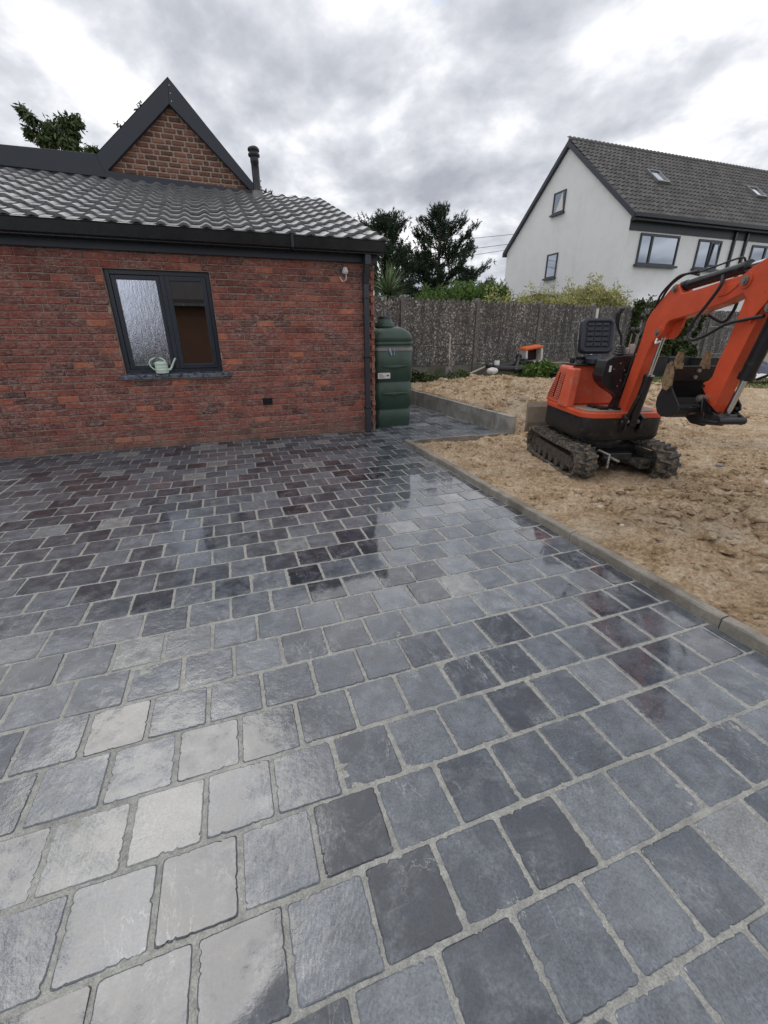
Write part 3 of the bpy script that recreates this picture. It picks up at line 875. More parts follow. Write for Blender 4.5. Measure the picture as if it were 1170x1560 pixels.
for z in (1.75, 1.02, .33):
    m = MB(); m.box(1.812, 1.900, WY - .09, WY, z, z + .022); m.obj('bracket', M_BLACK, dpo, bevel=.003)
# roof
SL = .350; SA = math.atan(SL); CO, SI = math.cos(SA), math.sin(SA)
EY, EZ = 5.745, 2.372
roof = MB()
roof.prism([(5.80, 2.33), (9.62, 2.33 + SL * 3.82), (9.62, 2.30), (5.80, 2.28)], -4.6, 2.02, 'x')
ro = roof.obj('roof', M_BLACK, house)
CW, TL = .2265, .338
def tile_mesh(seed, cw=CW, tl=TL, seg=9, thick=.027, amp=.028, ov=.05, mt=M_TILE):
    """one pantile: wave across, thick nose at the lower edge; local y runs up the slope"""
    m = MB(); r = random.Random(seed); vs = []
    def wav(u):
        # broad trough then a tight roll
        u = u % 1
        return amp * (math.cos(2 * math.pi * (u - .78)) * .62 + math.cos(4 * math.pi * (u - .78)) * .20)
    us = [i / seg for i in range(seg + 1)]
    for (yy, lift, th) in ((0, .036, 0), (tl + ov, .0, 0)):
        for u in us: vs.append((u * (cw + .012), yy, wav(u) + lift))
    n = seg + 1
    nose = [(u * (cw + .012), .002, wav(u) + .036 - thick) for u in us]
    vs += nose
    fs = [(i, i + 1, n + i + 1, n + i) for i in range(seg)]
    ti = r.random()
    m.add(vs[:2 * n], fs, ti, True)
    m.add(vs[:n] + nose, [(n + i, n + i + 1, i + 1, i) for i in range(seg)], ti, False)
    m.add([vs[0], vs[n], (0, tl + ov, wav(0) - .02), nose[0]], [(0, 3, 2, 1)], ti)
    m.add([vs[seg], vs[n + seg], (cw + .012, tl + ov, wav(1) - .02), nose[seg]], [(0, 1, 2, 3)], ti)
    return m
TM = [tile_mesh(i).mesh('roof_tile', M_TILE) for i in range(8)]
ncol, nrow = 25, 12
for rr in range(nrow):
    for cc in range(ncol):
        xx = 2.085 - CW * (cc + 1)
        yy = EY + rr * TL * CO; zz = EZ + rr * TL * SI
        link('roof_tile', random.choice(TM), ro, (xx, yy, zz + random.uniform(-.002, .002)), (SA, random.uniform(-.006, .006), random.uniform(-.006, .006)))
# the tiles farther left, out of sight of this view, as one mesh
tm = MB(); src = tile_mesh(50)
for rr in range(nrow):
    for cc in range(ncol, 29):
        b0 = len(tm.v)
        for x, y, z in src.v: tm.v.append((2.085 - CW * (cc + 1) + x, EY + rr * TL * CO + y * CO - z * SI, EZ + rr * TL * SI + y * SI + z * CO))
        tm.f += [tuple(k + b0 for k in f) for f in src.f]; tm.t += src.t; tm.sm += src.sm
tm.obj('roof_tiles', M_TILE, ro, kind='stuff')
m = MB(); m.prism([(5.78, 2.30), (9.62, 2.30 + SL * 3.84), (9.62, 2.41 + SL * 3.84), (5.78, 2.385)], 2.03, 2.055, 'x'); m.obj('verge_board', M_BLACK, house)
m = MB(); m.box(GX0, 2.04, 5.80, 5.84, 2.30, 2.372); m.obj('eave_board', M_BLACK, house)
# flue on the roof slope
fy = 8.95; fx = .905; fz = EZ + SL * (fy - EY)
m = MB(); m.lathe([(.085, -.05), (.085, .10), (.062, .12), (.062, .47), (.068, .48), (.068, .56), (.062, .57)], (fx, fy, fz), 20)
fl = m.obj('flue', M_BLACK, ro)
m = MB(); m.lathe([(.066, .55), (.094, .57), (.094, .60), (.08, .61), (.08, .63), (.094, .64), (.094, .67), (.07, .695), (.03, .70)], (fx, fy, fz), 20); m.obj('flue_cap', M_BLACK, fl)
m = MB(); m.lathe([(.097, -.02), (.09, .09)], (fx, fy, fz), 20); m.obj('flue_collar', M_GREYP, fl)

# older gable rising behind the annex roof
GY = 9.64
def gpt(px, py, Y=GY):
    q = wp(px, py, Y); return (q.x, q.z)
gab = thing('gable_house', 'older brown brick gable with broad anthracite rake boards rising behind the annex roof', 'house')
ap_o, l_o, r_o = gpt(256, 121), gpt(147, 238), gpt(404, 303)
ap_i, l_i, r_i = gpt(258, 161), gpt(166, 261), gpt(380, 290)
lo2, ri2 = gpt(166, 272), gpt(413, 303)
gw = MB(); ga, gb = l_i[0] - .5, r_i[0] + .5
gw.prism([(l_o[0] + .1, 2.9), (r_o[0] - .03, 2.9), (r_o[0] - .03, r_o[1] - .05), (ap_o[0], ap_o[1] - .06), (l_o[0] + .1, l_o[1] - .02)], GY + .05, GY + 4.5, 'y')
gwo = gw.obj('gable_wall', M_WMORT2, gab)
gbr = MB(); bl2, bh2 = .205, .078
def inside(x, z):
    sl = (ap_i[1] - l_i[1]) / (ap_i[0] - l_i[0]); sr = (r_i[1] - ap_i[1]) / (r_i[0] - ap_i[0])
    return z < ap_i[1] + .08 + sl * (x - ap_i[0]) and z < ap_i[1] + .08 + sr * (x - ap_i[0])
z = 3.25; j = 0
while z < ap_i[1] + .05:
    x = l_i[0] - .3 + (j % 2) * bl2 * .25; k = 0
    while x < r_i[0] + .3:
        ln = bl2 if (k + j) % 3 else bl2 * .5
        if inside(x + ln / 2, z):
            src = BV[random.randrange(len(BV))]; kx = (ln - .026) / (BL - .009); b0 = len(gbr.v)
            gbr.v += [(x + ln / 2 + xx * kx, GY + .035 + yy, z + zz * .84) for xx, yy, zz in src.v]
            gbr.f += [tuple(q + b0 for q in f) for f in src.f]; tv = random.random() * .95
            gbr.t += [tv] * len(src.f); gbr.sm += src.sm
        x += ln; k += 1
    z += bh2; j += 1
gbr.obj('bricks', M_BRICK2, gwo, kind='stuff')
for nm, po in (('rake_board', [l_o, ap_o, ap_i, l_i, lo2]), ('rake_board', [ap_o, r_o, (r_o[0] + .1, r_o[1] - .1), r_i, ap_i])):
    m = MB(); m.prism(po, GY - .06, GY + .03, 'y'); m.obj(nm, M_ANTH2, gab, bevel=.006)
m = MB(); a0, a1 = gpt(163, 262), gpt(383, 292)
b0_, b1_ = gpt(163, 272), gpt(383, 300)
m.prism([a0, a1, (b1_[0], b1_[1] - .04), (b0_[0], b0_[1] - .04)], GY - .075, GY + .03, 'y'); m.obj('flashing', M_ANTH2, gab, bevel=.004)
m = MB(); t0, t1, t2, t3 = gpt(-60, 215), gpt(150, 236), gpt(165, 272), gpt(-60, 246)
m.prism([t0, t1, gpt(163, 243), t2, t3], GY - .05, GY + .12, 'y'); m.obj('parapet_cladding', M_ANTH2, gab, bevel=.006)
m = MB(); m.box(t0[0] - .5, t1[0], GY - .02, GY + 4.4, 2.9, 4.02); m.obj('side_wing', M_ANTH2, gab)
m = MB()
for i in range(3): m.lathe([(.011, -.006), (.011, .006)], (0, 0, 0), 8) if False else m.box(ap_o[0] - .006 + .004, ap_o[0] + .01, GY - .066, GY - .058, ap_o[1] - .1 - i * .1, ap_o[1] - .088 - i * .1)
m.obj('screws', M_WPLAS, gab, kind='stuff')
# gable house roof slopes
m = MB()
for (p0, p1) in ((l_o, ap_o), (ap_o, (r_o[0] + .15, r_o[1] - .2))):
    m.add([(p0[0], GY - .06, p0[1] + .01), (p1[0], GY - .06, p1[1] + .01), (p1[0], GY + 4.5, p1[1] + .01), (p0[0], GY + 4.5, p0[1] + .01)], [(0, 1, 2, 3)])
m.obj('roof', M_ANTH, gab)

# white hook lamp under the eave
lamp = thing('wall_lamp', 'small white wall lamp with curled arm near the top right of the brick wall', 'lamp', (1.585, WY, 2.03))
m = MB(); m.lathe([(.028, .0), (.044, .022), (.026, .07), (.018, .076)], (.0, -.06, .0), 7, smooth=False); m.obj('lamp_shade', M_WPLAS, lamp)
m = MB(); m.tube([(.012, -.055, .0), (.014, -.05, -.05), (.0, -.045, -.078), (-.03, -.04, -.082), (-.05, -.03, -.06), (-.055, .0, -.03)], .0075, 8); m.obj('arm', M_WPLAS, lamp)

# watering can on the sill
wc = thing('watering_can', 'small mint green watering can standing on the window sill', 'watering can', (-.735, WY - .005, .897))
m = MB(); m.lathe([(.060, 0), (.0625, .006), (.061, .03), (.063, .033), (.061, .036), (.061, .055), (.063, .058), (.061, .061), (.060, .085), (.063, .088), (.061, .098), (.045, .112)], (0, 0, 0), 24); m.obj('body', M_CAN, wc)
m = MB(); pts = []
for i in range(13):
    t_ = i / 12; a_ = R(-35 + 250 * t_)
    pts.append((-.035 + math.cos(a_) * -.07 * 1.0 + .0, 0, .098 + math.sin(a_) * .052))
pts = [(.045, 0, .10), (.035, 0, .13), (.0, 0, .148), (-.05, 0, .148), (-.09, 0, .13), (-.108, 0, .10), (-.10, 0, .07), (-.08, 0, .045), (-.058, 0, .03)]
m.tube(pts, .0065, 8); m.obj('handle', M_CAN, wc)
m = MB(); m.tube([(.052, 0, .03), (.08, 0, .035), (.10, 0, .065), (.12, 0, .105), (.14, 0, .135), (.148, 0, .138)], [.014, .012, .010, .009, .009, .012], 10); m.obj('spout', M_CAN, wc)
wc.scale = (1.18, 1.1, 1.18)

# ------------------------------------------------------------------ oil tank
tk = thing('oil_tank', 'dark green plastic oil tank with domed top behind the brick corner', 'oil tank', (2.345, 6.62, 0))
def rrect(hx, hy, rad, n=6):
    out = []
    for (cx, cy, a0) in ((hx - rad, hy - rad, 0), (-hx + rad, hy - rad, 90), (-hx + rad, -hy + rad, 180), (hx - rad, -hy + rad, 270)):
        for i in range(n + 1):
            a_ = R(a0 + 90 * i / n); out.append((cx + rad * math.cos(a_), cy + rad * math.sin(a_)))
    return out
def loft(levels, closed_top=True):
    m = MB(); vs = []; n = None
    for (hx, hy, rad, z) in levels:
        r_ = rrect(hx, hy, min(rad, hx * .99, hy * .99)); n = len(r_); vs += [(x, y, z) for x, y in r_]
    fs = [(i * n + k, i * n + (k + 1) % n, (i + 1) * n + (k + 1) % n, (i + 1) * n + k) for i in range(len(levels) - 1) for k in range(n)]
    m.add(vs, fs, .5, True); m.add(vs[:n], [tuple(range(n - 1, -1, -1))]); m.add(vs[-n:], [tuple(range(n))], .5, True)
    return m
hx, hy = .315, .50
lv = [(hx - .03, hy - .03, .1, 0), (hx - .022, hy - .022, .1, .05), (hx - .018, hy - .018, .1, .235), (hx - .03, hy - .03, .1, .25), (hx - .03, hy - .03, .1, .275), (hx - .012, hy - .012, .1, .29), (hx - .01, hy - .01, .1, .64), (hx - .022, hy - .022, .1, .655), (hx - .022, hy - .022, .1, .675), (hx - .006, hy - .006, .1, .69),
      (hx - .004, hy - .004, .1, 1.155), (hx - .016, hy - .016, .1, 1.165), (hx - .016, hy - .016, .1, 1.175), (hx, hy, .1, 1.185), (hx, hy, .1, 1.21), (hx - .014, hy - .014, .1, 1.218), (hx - .014, hy - .014, .1, 1.226), (hx, hy, .11, 1.236), (hx - .005, hy - .005, .11, 1.29), (hx - .03, hy - .03, .13, 1.345), (hx - .075, hy - .08, .15, 1.395), (hx - .14, hy - .16, .16, 1.425), (hx - .24, hy - .30, .1, 1.438)]
loft(lv).obj('tank_body', M_TANK, tk)
m = MB(); m.lathe([(.15, .0), (.15, .05), (.12, .062), (.11, .10), (.06, .104)], (-.06, -.22, 1.425), 22); cap = m.obj('filler_cap', M_TANK, tk)
m = MB(); m.lathe([(.1, .0), (.1, .035), (.03, .045)], (-.06, -.22, 1.525), 20); m.obj('cap_lid', M_BLACK, cap)
m = MB(); m.box(-.075, -.04, -.24, -.20, 1.56, 1.66); m.obj('level_gauge', M_GREYP, cap, bevel=.006)
loft([(hx + .002, hy + .002, .1, 1.10), (hx + .002, hy + .002, .1, 1.145)]).obj('strap', M_STRAP, tk)
for z in (.885, .50):
    m = MB(); seg = 10; vs = []
    for i in range(seg + 1):
        u = -1 + 2 * i / seg; w2 = .022 * (1 - abs(u) ** 2.2) + .004
        for (yy, zz) in ((-hy + .004, .018 * (1 - u * u) + .004), (-hy - .02 * (1 - u * u * .6) - .01, .006 * (1 - u * u)), (-hy + .004, -.042 * (1 - abs(u)) - .006)):
            vs.append((u * .2 - .0, yy, z + zz))
    fs = [(i * 3 + k, i * 3 + k + 1, (i + 1) * 3 + k + 1, (i + 1) * 3 + k) for i in range(seg) for k in range(2)]
    m.add(vs, fs, .5, True); m.obj('recess_ledge', M_TANKL if False else M_TANK, tk)
m = MB(); m.box(-.02, -.012, -hy - .012, -hy + .0, 1.04, 1.13)
m.prism([(-.10, 1.145), (-.075, 1.13), (-.045, 1.05), (-.06, 1.035), (-.085, 1.09)], -hy - .012, -hy - .004, 'y'); m.obj('tag', M_LBLUE, tk)
m = MB(); m.box(-.265, -.075, -hy - .004, -hy + .008, .72, .80); lb = m.obj('label_plate', M_WPLAS, tk)
m = MB()
for i in range(3): m.box(-.25, -.25 + .05 + .02 * i, -hy - .0062, -hy - .0042, .775 - i * .018, .781 - i * .018)
m.box(-.13, -.095, -hy - .0062, -hy - .0042, .75, .77); m.obj('print', M_BLACK, lb, kind='stuff')

# ------------------------------------------------------------------ concrete fence
FA = math.atan(.165); fo = Vector((3.79, 9.5, 0)); fd = Vector((math.cos(FA), math.sin(FA), 0)); SP = 2.12
fence = thing('concrete_fence', 'tall weathered exposed-aggregate concrete panel fence with scalloped top behind the yard', 'fence', fo, FA)
def panel(z0, z1, top=False):
    m = MB()
    if top:
        n = 14; pts = [(.06, z0)]; pts.append((SP - .06, z0))
        for i in range(n, -1, -1):
            xx = .06 + (SP - .12) * i / n
            pts.append((xx, z1 - .09 + random.uniform(-.012, .012)))
            if i > 0:
                w3 = (SP - .12) / n
                pts.append((xx - w3 * .38, z1 + .01 + random.uniform(-.015, .015))); pts.append((xx - w3 * .62, z1 + .01 + random.uniform(-.015, .015)))
        m.prism(pts, -.022, .022, 'y')
    else: m.box(.06, SP - .06, -.022, .022, z0, z1)
    return m
pm = [panel(1.56, 2.06, True).mesh('panel', M_AGG), panel(1.095, 1.555).mesh('panel', M_AGG), panel(.63, 1.09).mesh('panel', M_AGG)]
pl = panel(.0, .625).mesh('plinth_panel', M_PLINTH)
post = MB(); post.prism([(-.05, -.2), (.05, -.2), (.05, 2.06), (.03, 2.10), (0, 2.12), (-.03, 2.10), (-.05, 2.06)], -.06, .06, 'y')
pom = post.mesh('post', M_POST)
for i in range(-3, 10):
    drop = 0 if i < 3 else -.0 
    link('post', pom, fence, (i * SP, 0, 0))
    for k, q in enumerate(pm): link('panel', q, fence, (i * SP, random.uniform(-.004, .004), random.uniform(-.006, .006)))
    link('plinth_panel', pl, fence, (i * SP, 0, 0))
def fpt(t_, off=0.):
    q = fo + fd * t_ + Vector((-fd.y, fd.x, 0)) * off; return q

# wooden plank fence far right
pf = thing('plank_fence', 'pale vertical plank fence at the far right edge behind the arm', 'fence', (19.2, 11.6, 0), R(10))
plm = MB(); plm.box(-.05, .05, -.01, .01, 0, 1.55); plmm = plm.mesh('plank', M_WOOD)
for i in range(14): link('plank', plmm, pf, (i * .125, 0, random.uniform(-.02, .02)))
m = MB(); m.box(-.1, 1.8, .012, .04, .3, .38); m.box(-.1, 1.8, .012, .04, 1.2, 1.28); m.obj('rail', M_WOOD, pf)

# ------------------------------------------------------------------ white house
XF, YF = 16.99, 16.5
EZW, AZW, YM, YB = 6.05, 9.75, 20.94, 25.4
wh = thing('white_house', 'long white rendered house with grey tiled roof and roof windows behind the fence', 'house')
m = MB()
m.prism([(YF, 0), (YF, EZW), (YM, AZW - .12), (YB, EZW - .1), (YB, 0)], XF, XF + 26, 'x'); wwall = m.obj('wall', M_WHITE, wh)
pitch = math.atan2(AZW - EZW, YM - YF)
m = MB()
pr = [(YF - .28, EZW - .10), (YM, AZW + .10), (YB + .25, EZW - .18), (YB + .25, EZW - .34), (YM, AZW - .10), (YF - .28, EZW - .26)]
m.prism(pr, XF - .12, XF + 26, 'x'); wroof = m.obj('roof', M_ANTH, wh)
ov, cwv, slv, tlv = .0, .26, 0, .36
tl2 = MB()
prof = [(0, 0), (.3, .012), (.55, .05), (.8, .05), (1, 0)]
CP, SPi = math.cos(pitch), math.sin(pitch)
nr = int(math.hypot(AZW - EZW + .2, YM - YF + .28) / tlv) + 1
for rr in range(nr):
    for cc in range(int(19 / cwv)):
        b0 = len(tl2.v); tv = random.random()
        for (s0, lift) in ((0, .045), (tlv * 1.04, .012)):
            for (u, h_) in prof:
                ss = rr * tlv + s0; hh = h_ + lift
                tl2.v.append((XF - .10 + (cc + u) * cwv, YF - .30 + ss * CP - hh * SPi, EZW - .11 + ss * SPi + hh * CP))
        for (u, h_) in prof:
            ss = rr * tlv; hh = h_ + .0
            tl2.v.append((XF - .10 + (cc + u) * cwv, YF - .30 + ss * CP - hh * SPi, EZW - .11 + ss * SPi + hh * CP))
        for q in range(4):
            tl2.f.append((b0 + q, b0 + q + 1, b0 + 5 + q + 1, b0 + 5 + q)); tl2.t.append(tv); tl2.sm.append(False)
            tl2.f.append((b0 + 10 + q, b0 + 10 + q + 1, b0 + q + 1, b0 + q)); tl2.t.append(tv * .3); tl2.sm.append(False)
tl2.obj('roof_tiles', M_TILE2, wroof, kind='stuff')
m = MB(); m.tube([(XF - .12, YM - .02, AZW + .16), (XF + 19, YM - .02, AZW + .16)], .09, 8); m.obj('ridge', M_TILE2, wroof)
# verge boards of the gable
for (ya, za, yb, zb) in ((YF - .3, EZW - .28, YM, AZW - .10), (YM, AZW - .10, YB + .25, EZW - .36)):
    m = MB(); m.prism([(ya, za), (yb, zb), (yb, zb + .24), (ya, za + .24)], XF - .16, XF - .121, 'x'); m.obj('verge_board', M_ANTH2, wroof)
m = MB(); m.prism([(YF - .42, EZW - .20), (YF - .30, EZW - .22), (YF - .30, EZW - .08), (YF - .42, EZW - .06)], XF - .14, XF + 26, 'x'); m.obj('gutter', M_BLACK, wh)
m = MB(); m.box(XF - .02, XF + 26, YF - .30, YF - .005, EZW - .30, EZW - .24); m.box(XF + .0, XF + 26, YF - .03, YF, EZW - .62, EZW - .31); m.obj('fascia', M_ANTH2, wh)
def facade_window(ra, rb, zt, zb, vertical_split=None):
    xa, xb = ra * YF, rb * YF; z1, z0 = 1.3 + zt * YF, 1.3 + zb * YF
    yf = YF - .02
    m = MB(); wd = .07
    for (a, b, c, d) in ((xa, xa + wd, z0, z1), (xb - wd, xb, z0, z1), (xa + wd, xb - wd, z1 - wd * 1.3, z1), (xa + wd, xb - wd, z0, z0 + wd)): m.box(a, b, yf - .05, yf + .03, c, d)
    o = m.obj('window', M_ANTH, wh)
    if vertical_split:
        xm = xa + (xb - xa) * vertical_split
        s_ = MB(); s_.box(xm - .05, xm + .05, yf - .055, yf + .02, z0 + wd, z1 - wd * 1.3); s_.obj('mullion', M_ANTH, o)
        pa = ((xa + wd, xm - .05), (xm + .05, xb - wd))
    else: pa = ((xa + wd, xb - wd),)
    for (a, b) in pa:
        s_ = MB(); s_.box(a, b, yf - .012, yf + .004, z0 + wd, z1 - wd * 1.3); s_.obj('window_pane', M_PANE_FAR, o)
    s_ = MB(); s_.box(xa - .08, xb + .08, yf - .16, yf + .02, z0 - .09, z0 - .002); s_.obj('window_sill', M_ANTH, o)
facade_window(1.072, 1.212, .2465, .175, .3)
facade_window(1.287, 1.378, .2445, .173, .55)
facade_window(1.508, 1.66, .242, .170, .4)
facade_window(1.80, 1.90, .242, .170, None)
facade_window(1.07, 1.21, -.01, -.06, .5)
# tilted opened sash in the second window
m = MB(); xw = 1.337 * YF; zb_ = 1.3 + .180 * YF; zt_ = 1.3 + .238 * YF
m.prism([(xw, zb_), (xw + .55, zb_), (xw + .42, zt_), (xw + .12, zt_)], YF - .11, YF - .075, 'y'); m.obj('sash', M_ANTH, wh)
m = MB(); m.prism([(xw + .07, zb_ + .07), (xw + .46, zb_ + .07), (xw + .37, zt_ - .07), (xw + .16, zt_ - .07)], YF - .113, YF - .109, 'y'); m.obj('window_pane', M_PANE_FAR, wh)
def gable_window(ya, yb, z0, z1, split):
    m = MB(); wd = .07; xf = XF - .02
    for (a, b, c, d) in ((ya, ya + wd, z0, z1), (yb - wd, yb, z0, z1), (ya + wd, yb - wd, z1 - wd, z1), (ya + wd, yb - wd, z0, z0 + wd)): m.box(xf - .03, xf + .03, a, b, c, d)
    o = m.obj('window', M_ANTH, wh)
    s_ = MB(); s_.box(xf - .004, xf + .01, ya + wd, yb - wd, z0 + wd, z1 - wd); s_.obj('window_pane', M_PANE_FAR, o)
    s_ = MB(); s_.box(xf - .12, xf + .02, ya - .06, yb + .06, z0 - .08, z0 - .002); s_.obj('window_sill', M_ANTH, o)
    if split:
        s_ = MB(); s_.prism([(ya + wd, z0 + wd), (ya + wd + .5, z0 + wd), (ya + wd + .12, z1 - wd)], xf - .05, xf - .012, 'x'); s_.obj('open_sash', M_WPLAS, o)
gable_window(XF / .818, XF / .785, 7.02, 7.95, True)
gable_window(XF / .818, XF / .787, 4.12, 5.25, False)
# skylights
for (pa, pb) in (((981, 266), (1017, 287)), ((1133, 291), (1164, 308))):
    def onroof(px, py):
        d = fwd * FPX + rgt * (px - 585) - upv * (py - 780)
        k = (AZW - EZW) / (YM - YF)
        # z = EZW + .05 + k (Y - YF)
        t_ = (EZW + .08 - k * YF - EYE.z) / (d.z - k * d.y); q = EYE + d * t_; return q
    qa, qb = onroof(*pa), onroof(*pb)
    x0, x1 = qa.x, qa.x + .72
    s0 = (qb.y - YF) / CP; s1 = (qa.y - YF) / CP
    m = MB()
    T = Matrix.Translation((x0, YF, EZW + .19)) @ Matrix.Rotation(pitch, 4, 'X')
    wd = .07; W_ = .78
    for (a, b, c, d) in ((0, wd, s0, s1), (W_ - wd, W_, s0, s1), (wd, W_ - wd, s1 - wd, s1), (wd, W_ - wd, s0, s0 + wd * 1.6)): m.box(a, b, c, d, 0, .14, m=T)
    o = m.obj('skylight', M_STRAP, wroof)
    g_ = MB(); g_.box(wd, W_ - wd, s0 + wd, s1 - wd, .05, .09, m=T); g_.obj('skylight_pane', m_glass('skylight_glass', (.8, .82, .85), .08), wroof)
for rx in (1.423, 1.472):
    m = MB(); m.box(rx * YF - .055, rx * YF + .055, YF - .12, YF - .01, 0, EZW - .3); dq = m.obj('downpipe', M_BLACK, wh)
# low lean-to in front of the gable and lower plinth band
m = MB(); m.prism([(18.9, 3.05), (20.6, 3.32), (25.5, 2.75), (25.5, 2.6), (20.6, 3.17), (18.9, 2.9)], XF - 1.2, XF - .001, 'x'); m.obj('lean_to_roof', M_ANTH2, wh)
m = MB(); m.prism([(18.9, 0), (18.9, 2.9), (20.6, 3.17), (25.5, 2.6), (25.5, 0)], XF - 1.1, XF - .001, 'x'); m.obj('lean_to', M_WHITE, wh)
m = MB(); m.box(XF + 1.2, XF + 7, YF - .5, YF - .002, 0, 2.62); m.box(XF + 1.15, XF + 7.05, YF - .55, YF - .002, 2.62, 2.68); m.obj('plinth', M_WHITE, wh)

# ------------------------------------------------------------------ vegetation
def leaves(P, size, asp=.45, droop=0., tlo=0., thi=1., shade=None, fold=False):
    """quads of leaf size at points P, random orientation"""
    n = len(P)
    a = rng.normal(size=(n, 3)); a[:, 2] -= droop; a /= np.linalg.norm(a, axis=1, keepdims=True)
    b = np.cross(a, rng.normal(size=(n, 3))); b /= np.linalg.norm(b, axis=1, keepdims=True)
    s_ = (size * rng.uniform(.55, 1.3, n))[:, None]
    v0 = P; v1 = P + a * s_ * .5 + b * s_ * asp * .5; v2 = P + a * s_; v3 = P + a * s_ * .5 - b * s_ * asp * .5
    V = np.stack([v0, v1, v2, v3], 1).reshape(-1, 3)
    F = np.arange(n * 4).reshape(n, 4)
    t_ = rng.uniform(tlo, thi, n)
    return V, F, t_
def pine(label, x, y, z0, H, W, seed, shape, whorls=22, lean=0.):
    r = np.random.default_rng(seed)
    o = thing('pine_tree', label, 'pine tree', (x, y, 0), 0, 'dark pines beyond the fence')
    m = MB(); m.tube([(0, 0, 0), (.05, 0, H * .4), (0, 0, H * .8), (0, 0, H * .97)], [.17, .13, .06, .015], 8); tr = m.obj('trunk', M_BARK, o)
    bm = MB(); Ps = []; Ds = []
    for w_ in range(whorls):
        f = w_ / (whorls - 1)
        z = z0 + (H - z0) * f ** .95
        R_ = W * shape(f)
        nb = r.integers(6, 9)
        for k in range(nb):
            az = r.uniform(0, 6.283); ln = R_ * r.uniform(.5, 1.2)
            rise = r.uniform(.05, .35) + f * .5
            pts = []
            for q in range(6):
                s_ = q / 5
                pts.append(Vector((math.cos(az) * ln * s_, math.sin(az) * ln * s_, z + ln * (rise * s_ * s_ - .12 * s_))))
            bm.tube(pts, [.03 * (1 - .8 * q / 5) for q in range(6)], 4, cap=False)
            # tufts along the outer part
            nt_ = int(6 + ln * 17)
            for q in range(nt_):
                s_ = min(1.0, r.uniform(.16, 1.0) ** .6); i0 = min(int(s_ * 5), 4); pp = pts[i0].lerp(pts[i0 + 1], s_ * 5 - i0) if s_ < 1 else pts[5]
                off = r.normal(size=3) * [.13, .13, .055] * (1.25 - .3 * s_)
                Ps.append(np.array(pp) + off); Ds.append((math.cos(az) * .6 + r.normal() * .4, math.sin(az) * .6 + r.normal() * .4, .55 + r.uniform(0, .5)))
    bm.obj('branches', M_BARK, tr, kind='stuff')
    Ps = np.array(Ps); Ds = np.array(Ds); Ds /= np.linalg.norm(Ds, axis=1, keepdims=True)
    per = 22; n = len(Ps) * per
    P = np.repeat(Ps, per, 0); D = np.repeat(Ds, per, 0)
    t_ = r.uniform(-.5, 1, n)[:, None]
    base = P + D * t_ * .17
    nd = D * .7 + r.normal(size=(n, 3)) * .62; nd /= np.linalg.norm(nd, axis=1, keepdims=True)
    sd_ = np.cross(nd, r.normal(size=(n, 3))); sd_ /= np.linalg.norm(sd_, axis=1, keepdims=True)
    ln = r.uniform(.09, .17, n)[:, None]
    V = np.stack([base + sd_ * .016, base + nd * ln, base - sd_ * .016], 1).reshape(-1, 3)
    F = np.arange(n * 3).reshape(n, 3)
    cl = np.repeat(r.uniform(0, .6, len(Ps)), per) + r.uniform(0, .4, n)
    np_obj('crown', V, F, M_PINE, o, cl, kind='stuff')
pine('dark bushy pine nearest the brick roof corner', 7.35, 20.5, .6, 5.85, 2.1, 3, lambda f: (.9 - .42 * f) * (1 if f < .93 else .6), 19)
pine('taller dark pine with open layered branches right of the other', 10.75, 22.0, .6, 6.75, 3.7, 12, lambda f: .95 * (1 - f) ** .8 + .10, 17)
pine('low dark pine bough tree closest to the white house gable', 12.6, 22.3, .5, 4.3, 1.0, 21, lambda f: 1.0 - .7 * f, 10)

def blob_pts(n, c, r_, seed, lump=.35):
    g = np.random.default_rng(seed)
    d = g.normal(size=(n, 3)); d /= np.linalg.norm(d, axis=1, keepdims=True)
    rad = g.uniform(.35, 1, n) ** .5
    nzv = 1 + lump * np.sin(d[:, 0] * 5 + seed) * np.cos(d[:, 1] * 4.3 + seed * 2) + lump * .6 * np.sin(d[:, 2] * 9 + d[:, 0] * 7)
    return np.array(c) + d * (rad * nzv)[:, None] * np.array(r_)
# broadleaf tree behind the left roof
def branch_tree(label, x, y, limbs, H, n, lsize, seed, mt=M_LEAF, cat='tree', droop=1.1):
    o = thing('broadleaf_tree', label, cat, (x, y, 0))
    m = MB(); m.tube([(0, 0, 0), (.1, 0, H * .5), (0, 0, H * .8)], [.16, .12, .07], 8); tr = m.obj('trunk', M_BARK, o)
    Vs, Fs, Ts = [], [], []; k = 0; bm = MB(); g = np.random.default_rng(seed)
    for (dx, dy, dz, rr) in limbs:
        a = Vector((0, 0, H * .72)); b = Vector((dx, dy, dz)); mid = a.lerp(b, .55) + Vector((0, 0, .25))
        bm.tube([a, mid, b], [.05, .03, .008], 5, cap=False)
        nn = int(n * rr)
        nc = max(3, int(9 * rr)); cen = np.array(b) + g.normal(size=(nc, 3)) * rr * .55
        idx = g.integers(0, nc, nn); P = cen[idx] + g.normal(size=(nn, 3)) * rr * .22
        for c in cen: bm.tube([mid, Vector(c)], [.012, .004], 4, cap=False)
        V_, F_, T_ = leaves(P, lsize, .34, droop)
        T_ = np.clip(T_ * .6 + (g.random(nc) * .5)[idx], 0, 1)
        Vs.append(V_); Fs.append(F_ + k); Ts.append(T_); k += len(V_)
    bm.obj('branches', M_BARK, tr, kind='stuff')
    np_obj('crown', np.concatenate(Vs), np.concatenate(Fs), mt, o, np.concatenate(Ts), kind='stuff')
q = wp(108, 215, 15.5)
